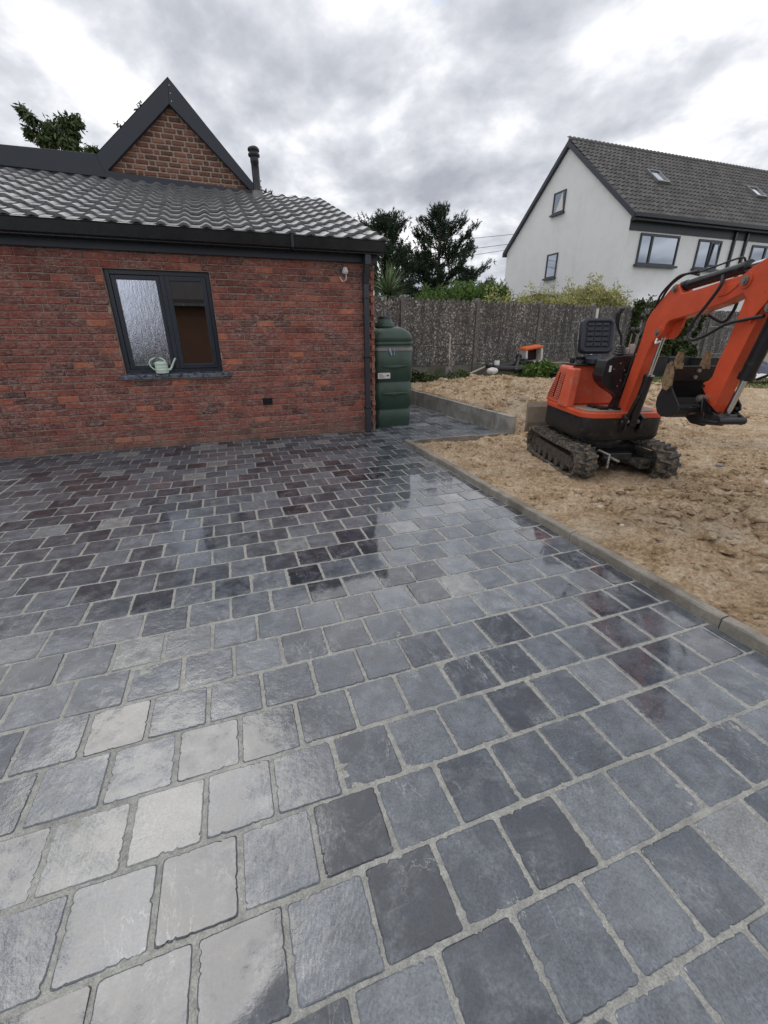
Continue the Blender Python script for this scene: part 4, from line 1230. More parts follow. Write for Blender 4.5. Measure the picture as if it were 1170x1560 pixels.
branch_tree('drooping leafy tree showing above the dark parapet at upper left', q.x, q.y,
            [(-0.79, 0, 6.23, 0.22), (-0.59, .1, 5.98, 0.29), (-0.35, .1, 5.88, 0.34), (-0.04, 0, 6.23, 0.29), (0.08, .2, 5.78, 0.36), (-0.24, 0, 5.53, 0.42), (0.35, 0, 5.58, 0.31), (0.59, 0, 5.53, 0.29), (0.79, 0, 5.38, 0.26), (0.15, .3, 5.18, 0.42)], 5.3, 4300, .13, 4)
q = wp(418, 300, 15.0)
branch_tree('treetop peeking out beside the black flue behind the gable', q.x, q.y, [(-.1, 0, 4.95, .26), (-.3, .1, 5.15, .24), (.1, 0, 4.7, .28), (-.2, 0, 4.6, .3)], 4.2, 900, .14, 6)
q = wp(205, 160, 16.5)
branch_tree('thin twig tips above the left rake of the gable', q.x, q.y, [(.15, 0, 7.28, .12), (-.35, 0, 6.72, .10), (.0, 0, 6.4, .2)], 5.6, 700, .12, 9)

def shrub(name, label, cat, c, rad, n, size, mt, seed, asp=.4, lump=.35, group=None, spikes=0, droop=0.):
    o = thing(name, label, cat, (c[0], c[1], 0), 0, group)
    P = blob_pts(n, (0, 0, c[2]), rad, seed, lump)
    if spikes:
        g = np.random.default_rng(seed + 5)
        px_ = g.uniform(-rad[0], rad[0], spikes); ph = g.uniform(.2, 1, spikes) * spikes_h
        for i in range(spikes):
            k = 40; zz = g.uniform(0, 1, k); Q = np.stack([px_[i] + g.normal(size=k) * .05 * (1.2 - zz) * 2, g.normal(size=k) * .1, c[2] + rad[2] * .7 + zz * ph[i]], 1)
            P = np.concatenate([P, Q])
    V_, F_, T_ = leaves(P, size, asp, droop)
    g = np.random.default_rng(seed)
    hgt = (P[:, 2] - P[:, 2].min()) / np.ptp(P[:, 2])
    T_ = np.clip(T_ * .55 + .45 * (.5 + .5 * np.sin(P[:, 0] * 6 + seed) * np.cos(P[:, 2] * 7)), 0, 1)
    np_obj('foliage', V_, F_, mt, o, T_, kind='stuff')
    m = MB(); m.tube([(0, 0, 0), (0, 0, c[2])], [.04, .02], 6); m.obj('stem', M_BARK, o)
    return o
spikes_h = .7
# hedge of pointed green conifers
for i, (px, wdt, top) in enumerate(((648, .55, 440), (668, .5, 436), (690, .55, 431), (712, .55, 428), (733, .5, 432), (752, .5, 428), (765, .4, 432))):
    Y = 14.2; q = wp(px, top + 6, Y)
    words = ('first conifer bush from the left in the green hedge line', 'second conifer bush from the left in the green hedge line', 'third conifer bush in the hedge line behind the fence', 'middle conifer bush of the hedge left of the house', 'fifth conifer bush in the hedge left of the house', 'sixth conifer bush in the hedge near the gable', 'conifer bush of the hedge closest to the white gable')[i]
    shrub('conifer_bush', words, 'bush', (q.x, q.y, q.z - .55), (wdt * .62, .5, .62), 3600, .13, M_HEDGE, 30 + i, .22, .2, 'green hedge bushes behind the fence', droop=-.9)
# dry yellow-green scrub in front of the gable
for i, (px, top, rw_) in enumerate(((770, 447, .6), (800, 441, .75), (833, 438, .8), (866, 432, .8), (898, 424, .75), (925, 426, .7), (948, 446, .5))):
    Y = 12.6; q = wp(px, top, Y)
    words = ('leftmost clump of the yellow-green scrub above the fence', 'second clump from the left of the yellow-green scrub', 'third clump from the left of the yellow-green scrub', 'yellow-green clump directly above the excavator seat', 'tall feathery yellow-green clump before the white gable', 'yellow-green clump before the corner of the white house', 'rightmost low clump of the yellow-green scrub')[i]
    shrub('scrub_bush', words, 'bush', (q.x, q.y, q.z - .86), (rw_, .6, .55), 6500, .10, M_WEED, 60 + i, .3, .3, 'yellow-green scrub behind the fence', 12, -.5)
q = wp(992, 462, 13.2); shrub('dark_bush', 'dark bush standing behind the boom against the white plinth', 'bush', (q.x, q.y, q.z - .45), (.36, .4, .5), 3000, .11, M_IVY, 80, .5)
# ivy over the fence, right of the boom
def ivy():
    o = thing('ivy', 'dark ivy hanging over the concrete fence behind the boom', 'climbing plant')
    n = 15000; t_ = rng.uniform(8.2, 12.2, n); z = rng.uniform(.1, 2.25, n)
    k = fbm(t_, z, 1.7, 4, 31) + .45 - .55 * np.abs(t_ - 10.0) / 2.0
    ok = k > -.05; t_, z, k = t_[ok], z[ok], k[ok]
    off = -.05 - rng.random(len(t_)) * .28 * np.clip(k + .1, 0, 1)
    P = np.array([list(fpt(a, b)) for a, b in zip(t_, off)]); P[:, 2] = z
    V_, F_, T_ = leaves(P, .10, .8, .3)
    np_obj('foliage', V_, F_, M_IVY, o, T_, kind='stuff')
    m = MB()
    for t0 in (9.2, 10.1, 10.9): m.tube([fpt(t0, -.06), fpt(t0 + .1, -.05) + Vector((0, 0, 1.)), fpt(t0 - .1, -.05) + Vector((0, 0, 2.))], [.03, .02, .01], 5)
    m.obj('stem', M_BARK, o)
ivy()
# yucca / palm behind the brick corner
yu = thing('palm_plant', 'spiky green palm between the brick corner and the fence', 'palm', (3.78, 10.35, 0))
m = MB(); m.tube([(0, 0, 0), (0, 0, 2.25)], [.1, .08], 8); m.obj('trunk', M_BARK, yu)
Vs, Fs, Ts = [], [], []
g = np.random.default_rng(4)
for i in range(260):
    az = g.uniform(0, 6.283); el = g.uniform(-.35, 1.35); ln = g.uniform(.5, .85)
    d = np.array([math.cos(az) * math.cos(el), math.sin(az) * math.cos(el), math.sin(el)])
    s_ = np.cross(d, [0, 0, 1]); s_ /= np.linalg.norm(s_) + 1e-6
    b = len(Vs) * 0
    pts = []
    for q in range(4):
        u = q / 3; c_ = np.array([0, 0, 2.2]) + d * ln * u + np.array([0, 0, -.16 * u * u * math.cos(el)]); w_ = .013 * (1 - u ** 2) + .001
        pts += [c_ + s_ * w_, c_ - s_ * w_]
    k = len(Vs); Vs += pts; Fs += [(k, k + 1, k + 3, k + 2), (k + 2, k + 3, k + 5, k + 4), (k + 4, k + 5, k + 7, k + 6)]; Ts += [g.random()] * 3
np_obj('fronds', np.array(Vs), np.array(Fs), M_YUCCA, yu, Ts, kind='stuff')
# low plants along the foot of the fence and in the debris
def low(label, x, y, z, rad, n, size, mt, seed, cat='plant'):
    shrub('low_plant', label, cat, (x, y, z), rad, n, size, mt, seed, .6, .3)
low('leafy weeds at the foot of the fence right of the oil tank', 3.95, 9.05, .38, (.45, .3, .17), 1600, .075, M_IVY, 91)
low('lighter weeds on the earth edge behind the retaining wall', 4.55, 9.0, .36, (.3, .2, .12), 700, .07, M_LEAF, 92)
low('clump of weeds beneath the leaning wooden stick', 5.15, 9.1, .40, (.3, .2, .12), 700, .07, M_LEAF, 93)
low('bright green leafy plant beside the orange-topped box', 7.1, 8.75, .48, (.52, .35, .22), 2600, .10, M_HEDGE, 94)
low('second bright green plant behind the black crate', 7.7, 9.1, .42, (.3, .25, .16), 900, .09, M_HEDGE, 95)
low('tiny grass tuft on the bare soil in front of the right track', gp(1052, 762).x, gp(1052, 762).y, .03, (.05, .04, .02), 60, .045, M_GRASS, 96)

# turf strip at the back right
gx0, gx1, gy0, gy1 = 6.5, 24., 6.1, 13.5
n = 60000
x = rng.uniform(gx0, gx1, n); y = rng.uniform(gy0, gy1, n)
edge = 6.3 + .35 * fbm(x, x * 0, .8, 3, 40) + np.clip((8.6 - x), 0, 2) * .9
ok = (y > edge) & (fbm(x, y, 1.2, 4, 44) > -.33); x, y = x[ok], y[ok]; n = len(x)
z = np.where((x < 16) & (y < 14), ground_h(x, y), -.03)
hgt = rng.uniform(.03, .085, n); az = rng.uniform(0, 6.28, n); wd = .008
dx, dy = np.cos(az) * wd, np.sin(az) * wd
lean = rng.normal(size=(n, 2)) * .03
Vg = np.stack([np.stack([x - dx, y - dy, z - .005], 1), np.stack([x + dx, y + dy, z - .005], 1), np.stack([x + lean[:, 0], y + lean[:, 1], z + hgt], 1)], 1).reshape(-1, 3)
tg = np.clip(.5 + .5 * fbm(x, y, .9, 3, 48) + rng.uniform(-.3, .3, n), 0, 1)
np_obj('grass', Vg, np.arange(n * 3).reshape(n, 3), M_GRASS, None, tg, kind='stuff')
tf = MB(); nx_ = 60
vs = []; fs = []
for i in range(nx_ + 1):
    for j in range(25):
        xx = 6.9 + (24 - 6.9) * i / nx_; yy = 6.75 + j * .27 + max(0, 8.6 - xx) * .9
        zz = (float(ground_h(xx, yy)) if xx < 16 and yy < 14 else -.03) + .004
        vs.append((xx, yy, zz))
for i in range(nx_):
    for j in range(24): fs.append((i * 25 + j, (i + 1) * 25 + j, (i + 1) * 25 + j + 1, i * 25 + j + 1))
tf.add(vs, fs, .5, True); tf.obj('turf', M_TURF, kind='structure')

# ------------------------------------------------------------------ power lines
up = thing('utility_pole', 'utility pole half hidden in the dark pines', 'pole', (8.3, 24.6, 0))
m = MB(); m.tube([(0, 0, 0), (0, 0, 6.2)], [.12, .08], 8); m.obj('mast', M_BARK, up)
for i, (ya, yb, lab) in enumerate(((362, 356, 'topmost of three overhead wires between pines and white house'), (378, 370, 'middle of three overhead wires between pines and white house'), (388, 378, 'lowest of three overhead wires between pines and white house'))):
    a = wp(715, ya, 27.5); b = wp(785, yb, 28.5)
    d = b - a; p0 = a - d * 1.9; p1 = b + d * .8
    m = MB(); m.tube([p0, p0.lerp(p1, .5) - Vector((0, 0, .06)), p1], .013, 5)
    tag(m.obj('overhead_wire', M_BLACK), lab, 'wire', 'overhead wires')

# ------------------------------------------------------------------ junk along the fence
def gz(x, y): return float(ground_h(x, y))
sp = thing('spade', 'spade with pale shaft standing upright against the fence', 'spade', (4.98, 9.42, gz(4.98, 9.42) + .02), 0)
m = MB(); m.tube([(0, 0, .22), (.01, .03, .98)], .016, 8); m.obj('handle', M_WOOD, sp)
m = MB(); m.prism([(-.085, .27), (.085, .27), (.09, .08), (.05, .0), (-.05, .0), (-.09, .08)], -.006, .006, 'y'); m.prism([(-.025, .25), (.025, .25), (.016, .42), (-.016, .42)], -.02, .02, 'y'); m.obj('blade', M_STEEL, sp)
m = MB(); m.tube([(5.12, 9.2, .36), (6.1, 9.35, .66)], .02, 8)
tag(m.obj('wooden_pole', M_WOOD), 'wooden pole leaning over the junk beside the spade', 'pole')
def pipe(label, a, b, r_, mt, cat='pipe'):
    m = MB(); a, b = Vector(a), Vector(b); d = (b - a).normalized()
    m.tube([a, b], r_, 12); m.tube([b - d * .08, b], r_ * 1.2, 12); tag(m.obj('pipe', mt), label, cat)
pipe('dark drain pipe lying under the short crossed pipe', (5.85, 8.85, .60), (7.0, 8.75, .54), .07, M_BLK)
pipe('black drain pipe crossing over the dark one', (6.35, 8.7, .52), (6.8, 9.25, .82), .06, M_BLK)
pipe('black gutter length lying at the back of the junk pile', (5.9, 9.25, .62), (6.9, 9.2, .60), .05, M_BLK)
pipe('short grey pipe end lying on the heap beside the green plant', (6.75, 8.85, .52), (7.15, 8.6, .46), .06, M_GREYP)
m = MB(); m.lathe([(.06, 0), (.065, .12), (.05, .13)], (6.05, 9.05, .62), 14); tag(m.obj('bucket_pot', M_WPLAS), 'small white pot on the junk pile', 'pot')
for i, wd_ in enumerate(('leftmost black pipe stub of the three beside the orange-topped box', 'middle black pipe stub of the three beside the orange-topped box', 'black pipe stub touching the side of the orange-topped box')):
    a0 = Vector((6.62 + i * .13, 9.1 + (i % 2) * .06, .66 + (i % 2) * .05))
    m = MB(); m.tube([a0, a0 + Vector((.02, -.25, .02))], .06, 12)
    tag(m.obj('pipe_elbow', M_BLK), wd_, 'pipe', 'black pipe stubs on the junk pile')
hb = thing('utility_box', 'white box with orange lid tipped on top of the junk', 'box', (7.2, 9.3, .66), R(-8))
hb.rotation_euler = (R(4), R(-8), R(-8)); hb.scale = (1.15, 1.15, 1.15)
m = MB()
for (a, b, c, d) in ((-.2, -.15, 0, .30), (.15, .2, 0, .30), (-.15, .15, 0, .05)): m.box(a, b, -.15, .12, c, d)
m.box(-.15, .15, .08, .12, .05, .3); m.obj('body', M_WPLAS, hb, bevel=.01)
m = MB(); m.prism([(-.22, .30), (.22, .30), (.19, .345), (-.19, .345)], -.17, .14, 'y'); m.obj('lid', M_ORANGE, hb, bevel=.01)
m = MB(); m.box(-.148, .148, .04, .078, .05, .298); m.obj('inside', M_DARK, hb)
def crate(label, x, y, z, w_, d_, h_, mt, cat='crate', rz=0., nm='crate'):
    o = thing(nm, label, cat, (x, y, z), rz)
    m = MB(); t_ = .02
    m.box(-w_ / 2, w_ / 2, -d_ / 2, -d_ / 2 + t_, 0, h_); m.box(-w_ / 2, w_ / 2, d_ / 2 - t_, d_ / 2, 0, h_); m.box(-w_ / 2, -w_ / 2 + t_, -d_ / 2 + t_, d_ / 2 - t_, 0, h_); m.box(w_ / 2 - t_, w_ / 2, -d_ / 2 + t_, d_ / 2 - t_, 0, h_)
    m.box(-w_ / 2 + t_, w_ / 2 - t_, -d_ / 2 + t_, d_ / 2 - t_, 0, t_); m.obj('body', mt, o, bevel=.006)
    m = MB(); m.box(-w_ / 2 - .012, w_ / 2 + .012, -d_ / 2 - .012, d_ / 2 + .012, h_ - .001, h_ + .02); m.obj('rim', mt, o, bevel=.004)
    return o
crate('black plastic crate in front of the bright green plant', 7.35, 8.25, .33, .5, .3, .14, M_BLK)
crate('white board on the ground before the black crate', 7.35, 8.0, .30, .55, .22, .05, M_WPLAS, 'board', nm='board')
crate('pale grey block behind the engine cover by the fence', 8.2, 9.4, .35, .6, .3, .28, M_GPLATE, 'block', nm='block')
m = MB(); m.add(IV * [.17, .12, .09], [tuple(q) for q in IF]); o = m.obj('rubble_bag', M_WPLAS, loc=(5.75, 8.75, .55), bevel=.02); tag(o, 'crumpled white bag half buried in the earth heap', 'bag')
# black tubs behind the bucket
crate('large black tub behind the boom and bucket', 11.2, 9.5, .10, 1.1, .7, .62, M_TUB, 'tub', R(6), 'tub')
crate('second black tub right of the large one', 12.7, 9.8, .06, 1.2, .6, .60, M_TUB, 'tub', R(6), 'tub')
m = MB(); m.tube([(10.55, 8.95, .10), (10.6, 9.1, .8), (10.65, 9.15, 1.05)], [.05, .05, .04], 10); tag(m.obj('pipe', M_GREYP), 'grey pipe standing in front of the large black tub', 'pipe')
crate('small white box standing in front of the black tubs', 12.0, 9.1, .30, .28, .2, .22, M_WPLAS, 'box', nm='box')
crate('third black tub seen between the bucket teeth', 13.5, 9.4, .06, .8, .6, .58, M_TUB, 'tub', nm='tub')
m = MB(); g = np.random.default_rng(3); nn = 16
vs = []; fs = []
for i in range(nn):
    for j in range(6):
        vs.append((i / (nn - 1) * 3.2, j / 5 * .9, .42 * math.sin(j / 5 * math.pi) * (.75 + .3 * g.random()) + .02))
for i in range(nn - 1):
    for j in range(5): fs.append((i * 6 + j, (i + 1) * 6 + j, (i + 1) * 6 + j + 1, i * 6 + j + 1))
m.add(vs, fs); tag(m.obj('tarpaulin', M_BLUE, loc=(14.9, 10.0, .0)), 'dark navy tarpaulin heap on the grass at the right edge', 'tarpaulin')
m = MB(); m.add(IV * [.35, .25, .22], [tuple(q) for q in IF]); tag(m.obj('sack', M_LBLUE, loc=(16.9, 10.4, .5), bevel=.04), 'pale blue sack lying on the navy tarpaulin', 'sack')
m = MB(); m.add(IV * [.35, .25, .16], [tuple(q) for q in IF]); tag(m.obj('sack', M_WPLAS, loc=(15.6, 10.3, .45), bevel=.04), 'white crumpled sack on the left part of the navy tarpaulin', 'sack')
m = MB(); m.add(IV * [.25, .2, .13], [tuple(q) for q in IF]); tag(m.obj('sack', M_WPLAS, loc=(14.6, 9.9, .12), bevel=.04), 'small white sack on the grass left of the navy tarpaulin', 'sack')
# white sheet on the grass
m = MB(); vs = []; fs = []
pa, pb = gp(1128, 587, .08), gp(1240, 585, .08)
for i in range(18):
    for j in range(6):
        t_ = i / 17; vs.append((pa.x + (pb.x - pa.x) * t_ + .04 * g.normal(), pa.y + (pb.y - pa.y) * t_ + j * .14 * (.5 + min(1, t_ * 3)) + .02 * g.normal(), gz(12, 8) + .10 + .035 * g.random()))
for i in range(17):
    for j in range(5): fs.append((i * 6 + j, (i + 1) * 6 + j, (i + 1) * 6 + j + 1, i * 6 + j + 1))
m.add(vs, fs, .5, True); tag(m.obj('plastic_sheet', M_WPLAS), 'white plastic sheet lying flat on the grass behind the arm', 'sheet')
m = MB(); q = wp(908, 500, 9.6); m.tube([(q.x, q.y, .4), (q.x - .05, q.y, 1.3 + (510 - 469) / 641 * 9.9)], .03, 8); tag(m.obj('white_stake', M_WPLAS), 'thin white stake rising behind the excavator seat', 'stake')

# ------------------------------------------------------------------ neighbours behind the viewer (seen in the window glass)
nb = thing('brick_outbuilding', 'brown brick outbuilding with tiled roof mirrored in the right window pane', 'outbuilding', (0, 0, 0))
m = MB(); m.box(-2.0, 5.5, -13, -8, -.02, 2.6); m.obj('wall', m_brick('outbuilding_brick', [(0, (.15, .08, .055)), (1, (.22, .11, .07))], .2), nb)
m = MB(); m.prism([(-7.75, 2.5), (-10.5, 4.3), (-13.3, 2.5), (-13.3, 2.62), (-10.5, 4.44), (-7.75, 2.66)], -2.2, 5.7, 'x'); m.obj('roof', M_TILE2, nb)
m = MB(); m.box(-2.2, 5.7, -7.75, -7.66, 2.42, 2.52); m.obj('gutter', M_GREYP, nb)
shrub('garden_hedge', 'low dark hedge mirrored in the left window pane', 'hedge', (-4.4, -8.2, .5), (2.6, .5, .55), 22000, .12, M_IVY, 99, .5, .1)

# ------------------------------------------------------------------ excavator
EX = (3.556, 3.38, .03); EA = math.atan2(-.30, .954)
ex = thing('mini_excavator', 'orange-red mini excavator with open seat standing on rubber tracks in the yard', 'excavator', EX, EA)
# local frame: x to the right as seen, y away from the viewer, boom reaches to -y
# tracks
def track(cx):
    W2, Ht, Lf, Lb = .105, .27, -.60, .66
    o = MB(); n = 16
    rr = .14
    path = []
    for i in range(n + 1): a = math.pi / 2 + math.pi * i / n; path.append((Lf + rr + math.cos(a) * rr, rr + math.sin(a) * rr))
    for i in range(1, 8): path.append((Lf + rr + (Lb - Lf - 2 * rr) * i / 8, .0))
    for i in range(n + 1): a = -math.pi / 2 + math.pi * i / n; path.append((Lb - rr + math.cos(a) * rr, rr + math.sin(a) * rr))
    for i in range(1, 8):
        u = i / 8; path.append((Lb - rr + (Lf - Lb + 2 * rr) * u, 2 * rr - .012 * math.sin(u * math.pi)))
    N_ = len(path); vs = []
    cen = ((Lf + Lb) / 2, rr)
    ins = []
    for i, (y, z) in enumerate(path):
        p0 = Vector(path[i - 1]); p1 = Vector(path[(i + 1) % N_]); d = (p1 - p0).normalized(); nrm = Vector((d.y, -d.x))
        q = Vector((y, z)) + nrm * -.022; 
        if (q - Vector(cen)).length > (Vector((y, z)) - Vector(cen)).length: q = Vector((y, z)) + nrm * .022
        ins.append(q)
    for (yz, q) in zip(path, ins):
        vs += [(cx - W2, yz[0], yz[1]), (cx + W2, yz[0], yz[1]), (cx + W2, q[0], q[1]), (cx - W2, q[0], q[1])]
    fs = []
    for i in range(N_):
        j = (i + 1) % N_
        for k in range(4): fs.append((i * 4 + k, j * 4 + k, j * 4 + (k + 1) % 4, i * 4 + (k + 1) % 4))
    o.add(vs, fs); t_ = o.obj('track', M_RUB, ex)
    # chevron lugs: placed along the belt
    seglen = [0]
    for i in range(N_): a = Vector(path[i]); b = Vector(path[(i + 1) % N_]); seglen.append(seglen[-1] + (b - a).length)
    tot = seglen[-1]; nl = 34
    lug = MB()
    for k in range(nl):
        for side in (-1, 1):
            s_ = (k + (.5 if side > 0 else 0)) / nl * tot
            i = max(q for q in range(N_) if seglen[q] <= s_); u = (s_ - seglen[i]) / (seglen[i + 1] - seglen[i])
            a = Vector(path[i]); b = Vector(path[(i + 1) % N_]); c = a.lerp(b, u)
            ia = ins[i].lerp(ins[(i + 1) % N_], u); nr_ = (c - ia).normalized(); d = Vector((-nr_.y, nr_.x))
            hw = .017; hh = .030
            xa, xb = (cx - W2 - .001, cx + .012) if side < 0 else (cx - .012, cx + W2 + .001)
            def P3(x, al, out): q = c + d * al + nr_ * out; return (x, q.x, q.y)
            sk = .03
            A0, B0 = (0 if side < 0 else sk), (sk if side < 0 else 0)
            vs = [P3(xa, -hw + A0, -.004), P3(xa, hw + A0, -.004), P3(xb, hw + B0, -.004), P3(xb, -hw + B0, -.004),
                  P3(xa, -hw * .6 + A0, hh), P3(xa, hw * .6 + A0, hh), P3(xb, hw * .6 + B0, hh), P3(xb, -hw * .6 + B0, hh)]
            lug.add(vs, [(0, 1, 2, 3), (4, 7, 6, 5), (0, 4, 5, 1), (1, 5, 6, 2), (2, 6, 7, 3), (3, 7, 4, 0)])
    lug.obj('tread_lugs', M_RUB, t_, kind='stuff')
    fr = MB(); fr.box(cx - .07, cx + .07, Lf + .16, Lb - .14, .075, .19); fr.obj('track_frame', M_MUD, t_, bevel=.01)
    for yy in (-.30, -.15, 0, .15, .30, .42):
        m = MB(); m.tube([(cx - .085, yy, .068), (cx + .085, yy, .068)], .045, 12); m.obj('roller', M_MUD, t_)
    for yy, nm in ((Lf + rr, 'idler'), (Lb - rr, 'sprocket')):
        m = MB(); m.tube([(cx - .05, yy, rr), (cx + .05, yy, rr)], rr - .026, 18)
        m.tube([(cx - .075, yy, rr), (cx + .075, yy, rr)], .045, 12); m.obj(nm, M_MUD, t_)
track(-.375); track(.405)
m = MB(); m.box(-.28, .31, -.22, .30, .12, .25); m.box(-.13, .16, -.42, .5, .14, .22); m.obj('undercarriage', M_STEELB, ex, bevel=.012)
m = MB(); m.lathe([(.24, .24), (.24, .33), (.22, .34)], (.01, 0, 0), 28); m.obj('slew_ring', M_STEELB, ex)
m = MB()
for px_ in (-.14, .2): m.tube([(px_, -.22, .19), (px_ + .02, -.42, .15), (px_ + .06, -.52, .13)], .018, 8)
m.obj('hose', M_HOSE, ex)
m = MB(); m.tube([(-.20, -.36, .20), (-.22, -.5, .27), (-.15, -.56, .24), (-.16, -.58, .12)], .013, 8); m.tube([(-.12, -.38, .16), (-.1, -.52, .2), (-.04, -.55, .17)], .013, 8); m.obj('hose', M_STEEL, ex)
m = MB(); m.tube([(.1, -.25, .14), (.24, -.45, .12)], .04, 12); m.box(.2, .31, -.50, -.40, .08, .17); m.obj('travel_motor', M_MUD, ex, bevel=.008)
# dozer blade at the rear
m = MB(); m.prism([(.78, .20), (.82, .17), (.80, .30), (.82, .50), (.80, .54), (.765, .48), (.755, .30)], -.47, .5, 'x'); bl = m.obj('dozer_blade', M_GPLATE, ex, bevel=.004)
m = MB(); m.box(-.15, -.08, .45, .77, .2, .27); m.box(.1, .17, .45, .77, .2, .27); m.obj('blade_arm', M_STEELB, bl, bevel=.008)
# body
def outline(a0, a1, yf, yb, rf, rb, n=6):
    out = []
    for (cx, cy, r_, s0) in ((a1 - rb, yb - rb, rb, 0), (a0 + rb, yb - rb, rb, 90), (a0 + rf, yf + rf, rf, 180), (a1 - rf, yf + rf, rf, 270)):
        for i in range(n + 1): t_ = R(s0 + 90 * i / n); out.append((cx + r_ * math.cos(t_), cy + r_ * math.sin(t_)))
    return out
ol = outline(-.385, .40, -.44, .56, .13, .16)
m = MB(); lv = [(.95, .345), (1., .38), (1., .555)]
vs = []
for s_, z in lv: vs += [(x * s_, y * s_, z) for x, y in ol]
n = len(ol); fs = [(i * n + k, i * n + (k + 1) % n, (i + 1) * n + (k + 1) % n, (i + 1) * n + k) for i in range(2) for k in range(n)]
m.add(vs, fs, .5, True); m.add(vs[:n], [tuple(range(n - 1, -1, -1))]); m.add(vs[-n:], [tuple(range(n))]); m.obj('lower_body', M_STEELB, ex)
ol2 = outline(-.395, .41, -.45, .57, .14, .17)
m = MB(); m.prism(ol2, .556, .605, 'z'); m.obj('deck_rim', M_RED, ex, bevel=.008)
m = MB(); m.prism(outline(-.33, .34, -.39, .0, .11, .02), .606, .612, 'z'); m.obj('foot_plate', M_GPLATE, ex)
m = MB()
for (xa, ya) in ((-.18, -.30), (-.05, -.33), (-.2, -.2)): m.box(xa, xa + .09, ya, ya + .12, .613, .635)
m.obj('pedals', M_BLK, ex, bevel=.006)
# engine cover: side with vents, sloping inwards to the top
ec = MB()
yb_, yf_ = .53, .02
def cov(zt, ins, yb2, yf2): return [(-.385 + ins, yf2), (.40 - ins, yf2), (.40 - ins, yb2), (-.385 + ins, yb2)]
lo = [(-.388, .10), (.403, .10), (.403, .50), (.30, .56), (-.29, .56), (-.388, .50)]
md = [(-.372, .0), (.388, .0), (.388, .47), (.28, .53), (-.27, .53), (-.372, .47)]
hi = [(-.325, .12), (.34, .12), (.34, .38), (.24, .44), (-.23, .44), (-.325, .38)]
hi2 = [(-.29, .14), (.305, .14), (.305, .35), (.22, .41), (-.2, .41), (-.29, .35)]
vs = [(x, y, .606) for x, y in lo] + [(x, y, .965) for x, y in hi] + [(x, y, .99) for x, y in hi2]
fs = [(i * 6 + k, i * 6 + (k + 1) % 6, (i + 1) * 6 + (k + 1) % 6, (i + 1) * 6 + k) for i in range(2) for k in range(6)] + [tuple(range(5, -1, -1)), (12, 13, 14, 15, 16, 17)]
ec.add(vs, fs); eco = ec.obj('engine_cover', M_REDD, ex, bevel=.016, seg=3)
# scuffed corner pillar standing proud at the front of the vent side
m = MB()
vs = [(-.412, -.065, .6), (-.325, -.065, .6), (-.325, .14, .6), (-.412, .14, .6), (-.352, -.01, .965), (-.275, -.01, .965), (-.275, .15, .965), (-.352, .15, .965)]
m.add(vs, [(3, 2, 1, 0), (4, 5, 6, 7), (0, 1, 5, 4), (1, 2, 6, 5), (2, 3, 7, 6), (3, 0, 4, 7)]); m.obj('corner_pillar', M_REDD, ex, bevel=.014)
# grilles: recessed dark mesh with fine bars on the left side
def side_pt(y, z, out=0.):
    # on the left face, between z .606 (x -.388) and .78 (x -.372) and .965 (x -.325)
    x = -.388 + (z - .606) / .359 * .063
    return (x - out, y, z)
for (quad, nm) in ((((.47, .665), (.31, .66), (.31, .91), (.36, .915)), 'grille'), (((.275, .655), (.165, .65), (.175, .90), (.275, .905)), 'grille')):
    m = MB(); (a, b, c, d) = quad
    vs = [side_pt(q[0], q[1], .006) for q in quad]; vs2 = [side_pt(q[0], q[1], -.008) for q in quad]
    zm = .78
    m.add(vs + vs2, [(0, 1, 2, 3), (7, 6, 5, 4), (0, 4, 5, 1), (1, 5, 6, 2), (2, 6, 7, 3), (3, 7, 4, 0)])
    go = m.obj(nm, M_DARK, eco)
    s_ = MB()
    for i in range(13):
        u = (i + .5) / 13
        ya = a[0] + (d[0] - a[0]) * u; za = a[1] + (d[1] - a[1]) * u; yb2 = b[0] + (c[0] - b[0]) * u; zb2 = b[1] + (c[1] - b[1]) * u
        p0, p1 = Vector(side_pt(ya, za, .010)), Vector(side_pt(yb2, zb2, .010)); s_.tube([p0, p1], .0035, 4, smooth=False)
    for i in range(1, 5):
        u = i / 5; p0 = Vector(side_pt(a[0] + (b[0] - a[0]) * u, a[1] + (b[1] - a[1]) * u, .010)); p1 = Vector(side_pt(d[0] + (c[0] - d[0]) * u, d[1] + (c[1] - d[1]) * u, .010)); s_.tube([p0, p1], .003, 4, smooth=False)
    s_.obj('grille_bars', M_REDD, eco, kind='stuff')
# things on the cover top
m = MB(); m.box(-.30, .30, .08, .40, .99, 1.0); m.obj('top_plate', M_STEELB, ex, bevel=.004)
m = MB(); m.lathe([(.035, 0), (.035, .03), (.025, .035), (.025, .05), (.04, .052), (.04, .07)], (-.22, .16, 1.0), 12); m.lathe([(.025, 0), (.025, .05)], (-.24, .30, 1.0), 10); m.obj('filler_caps', M_STEELB, ex)
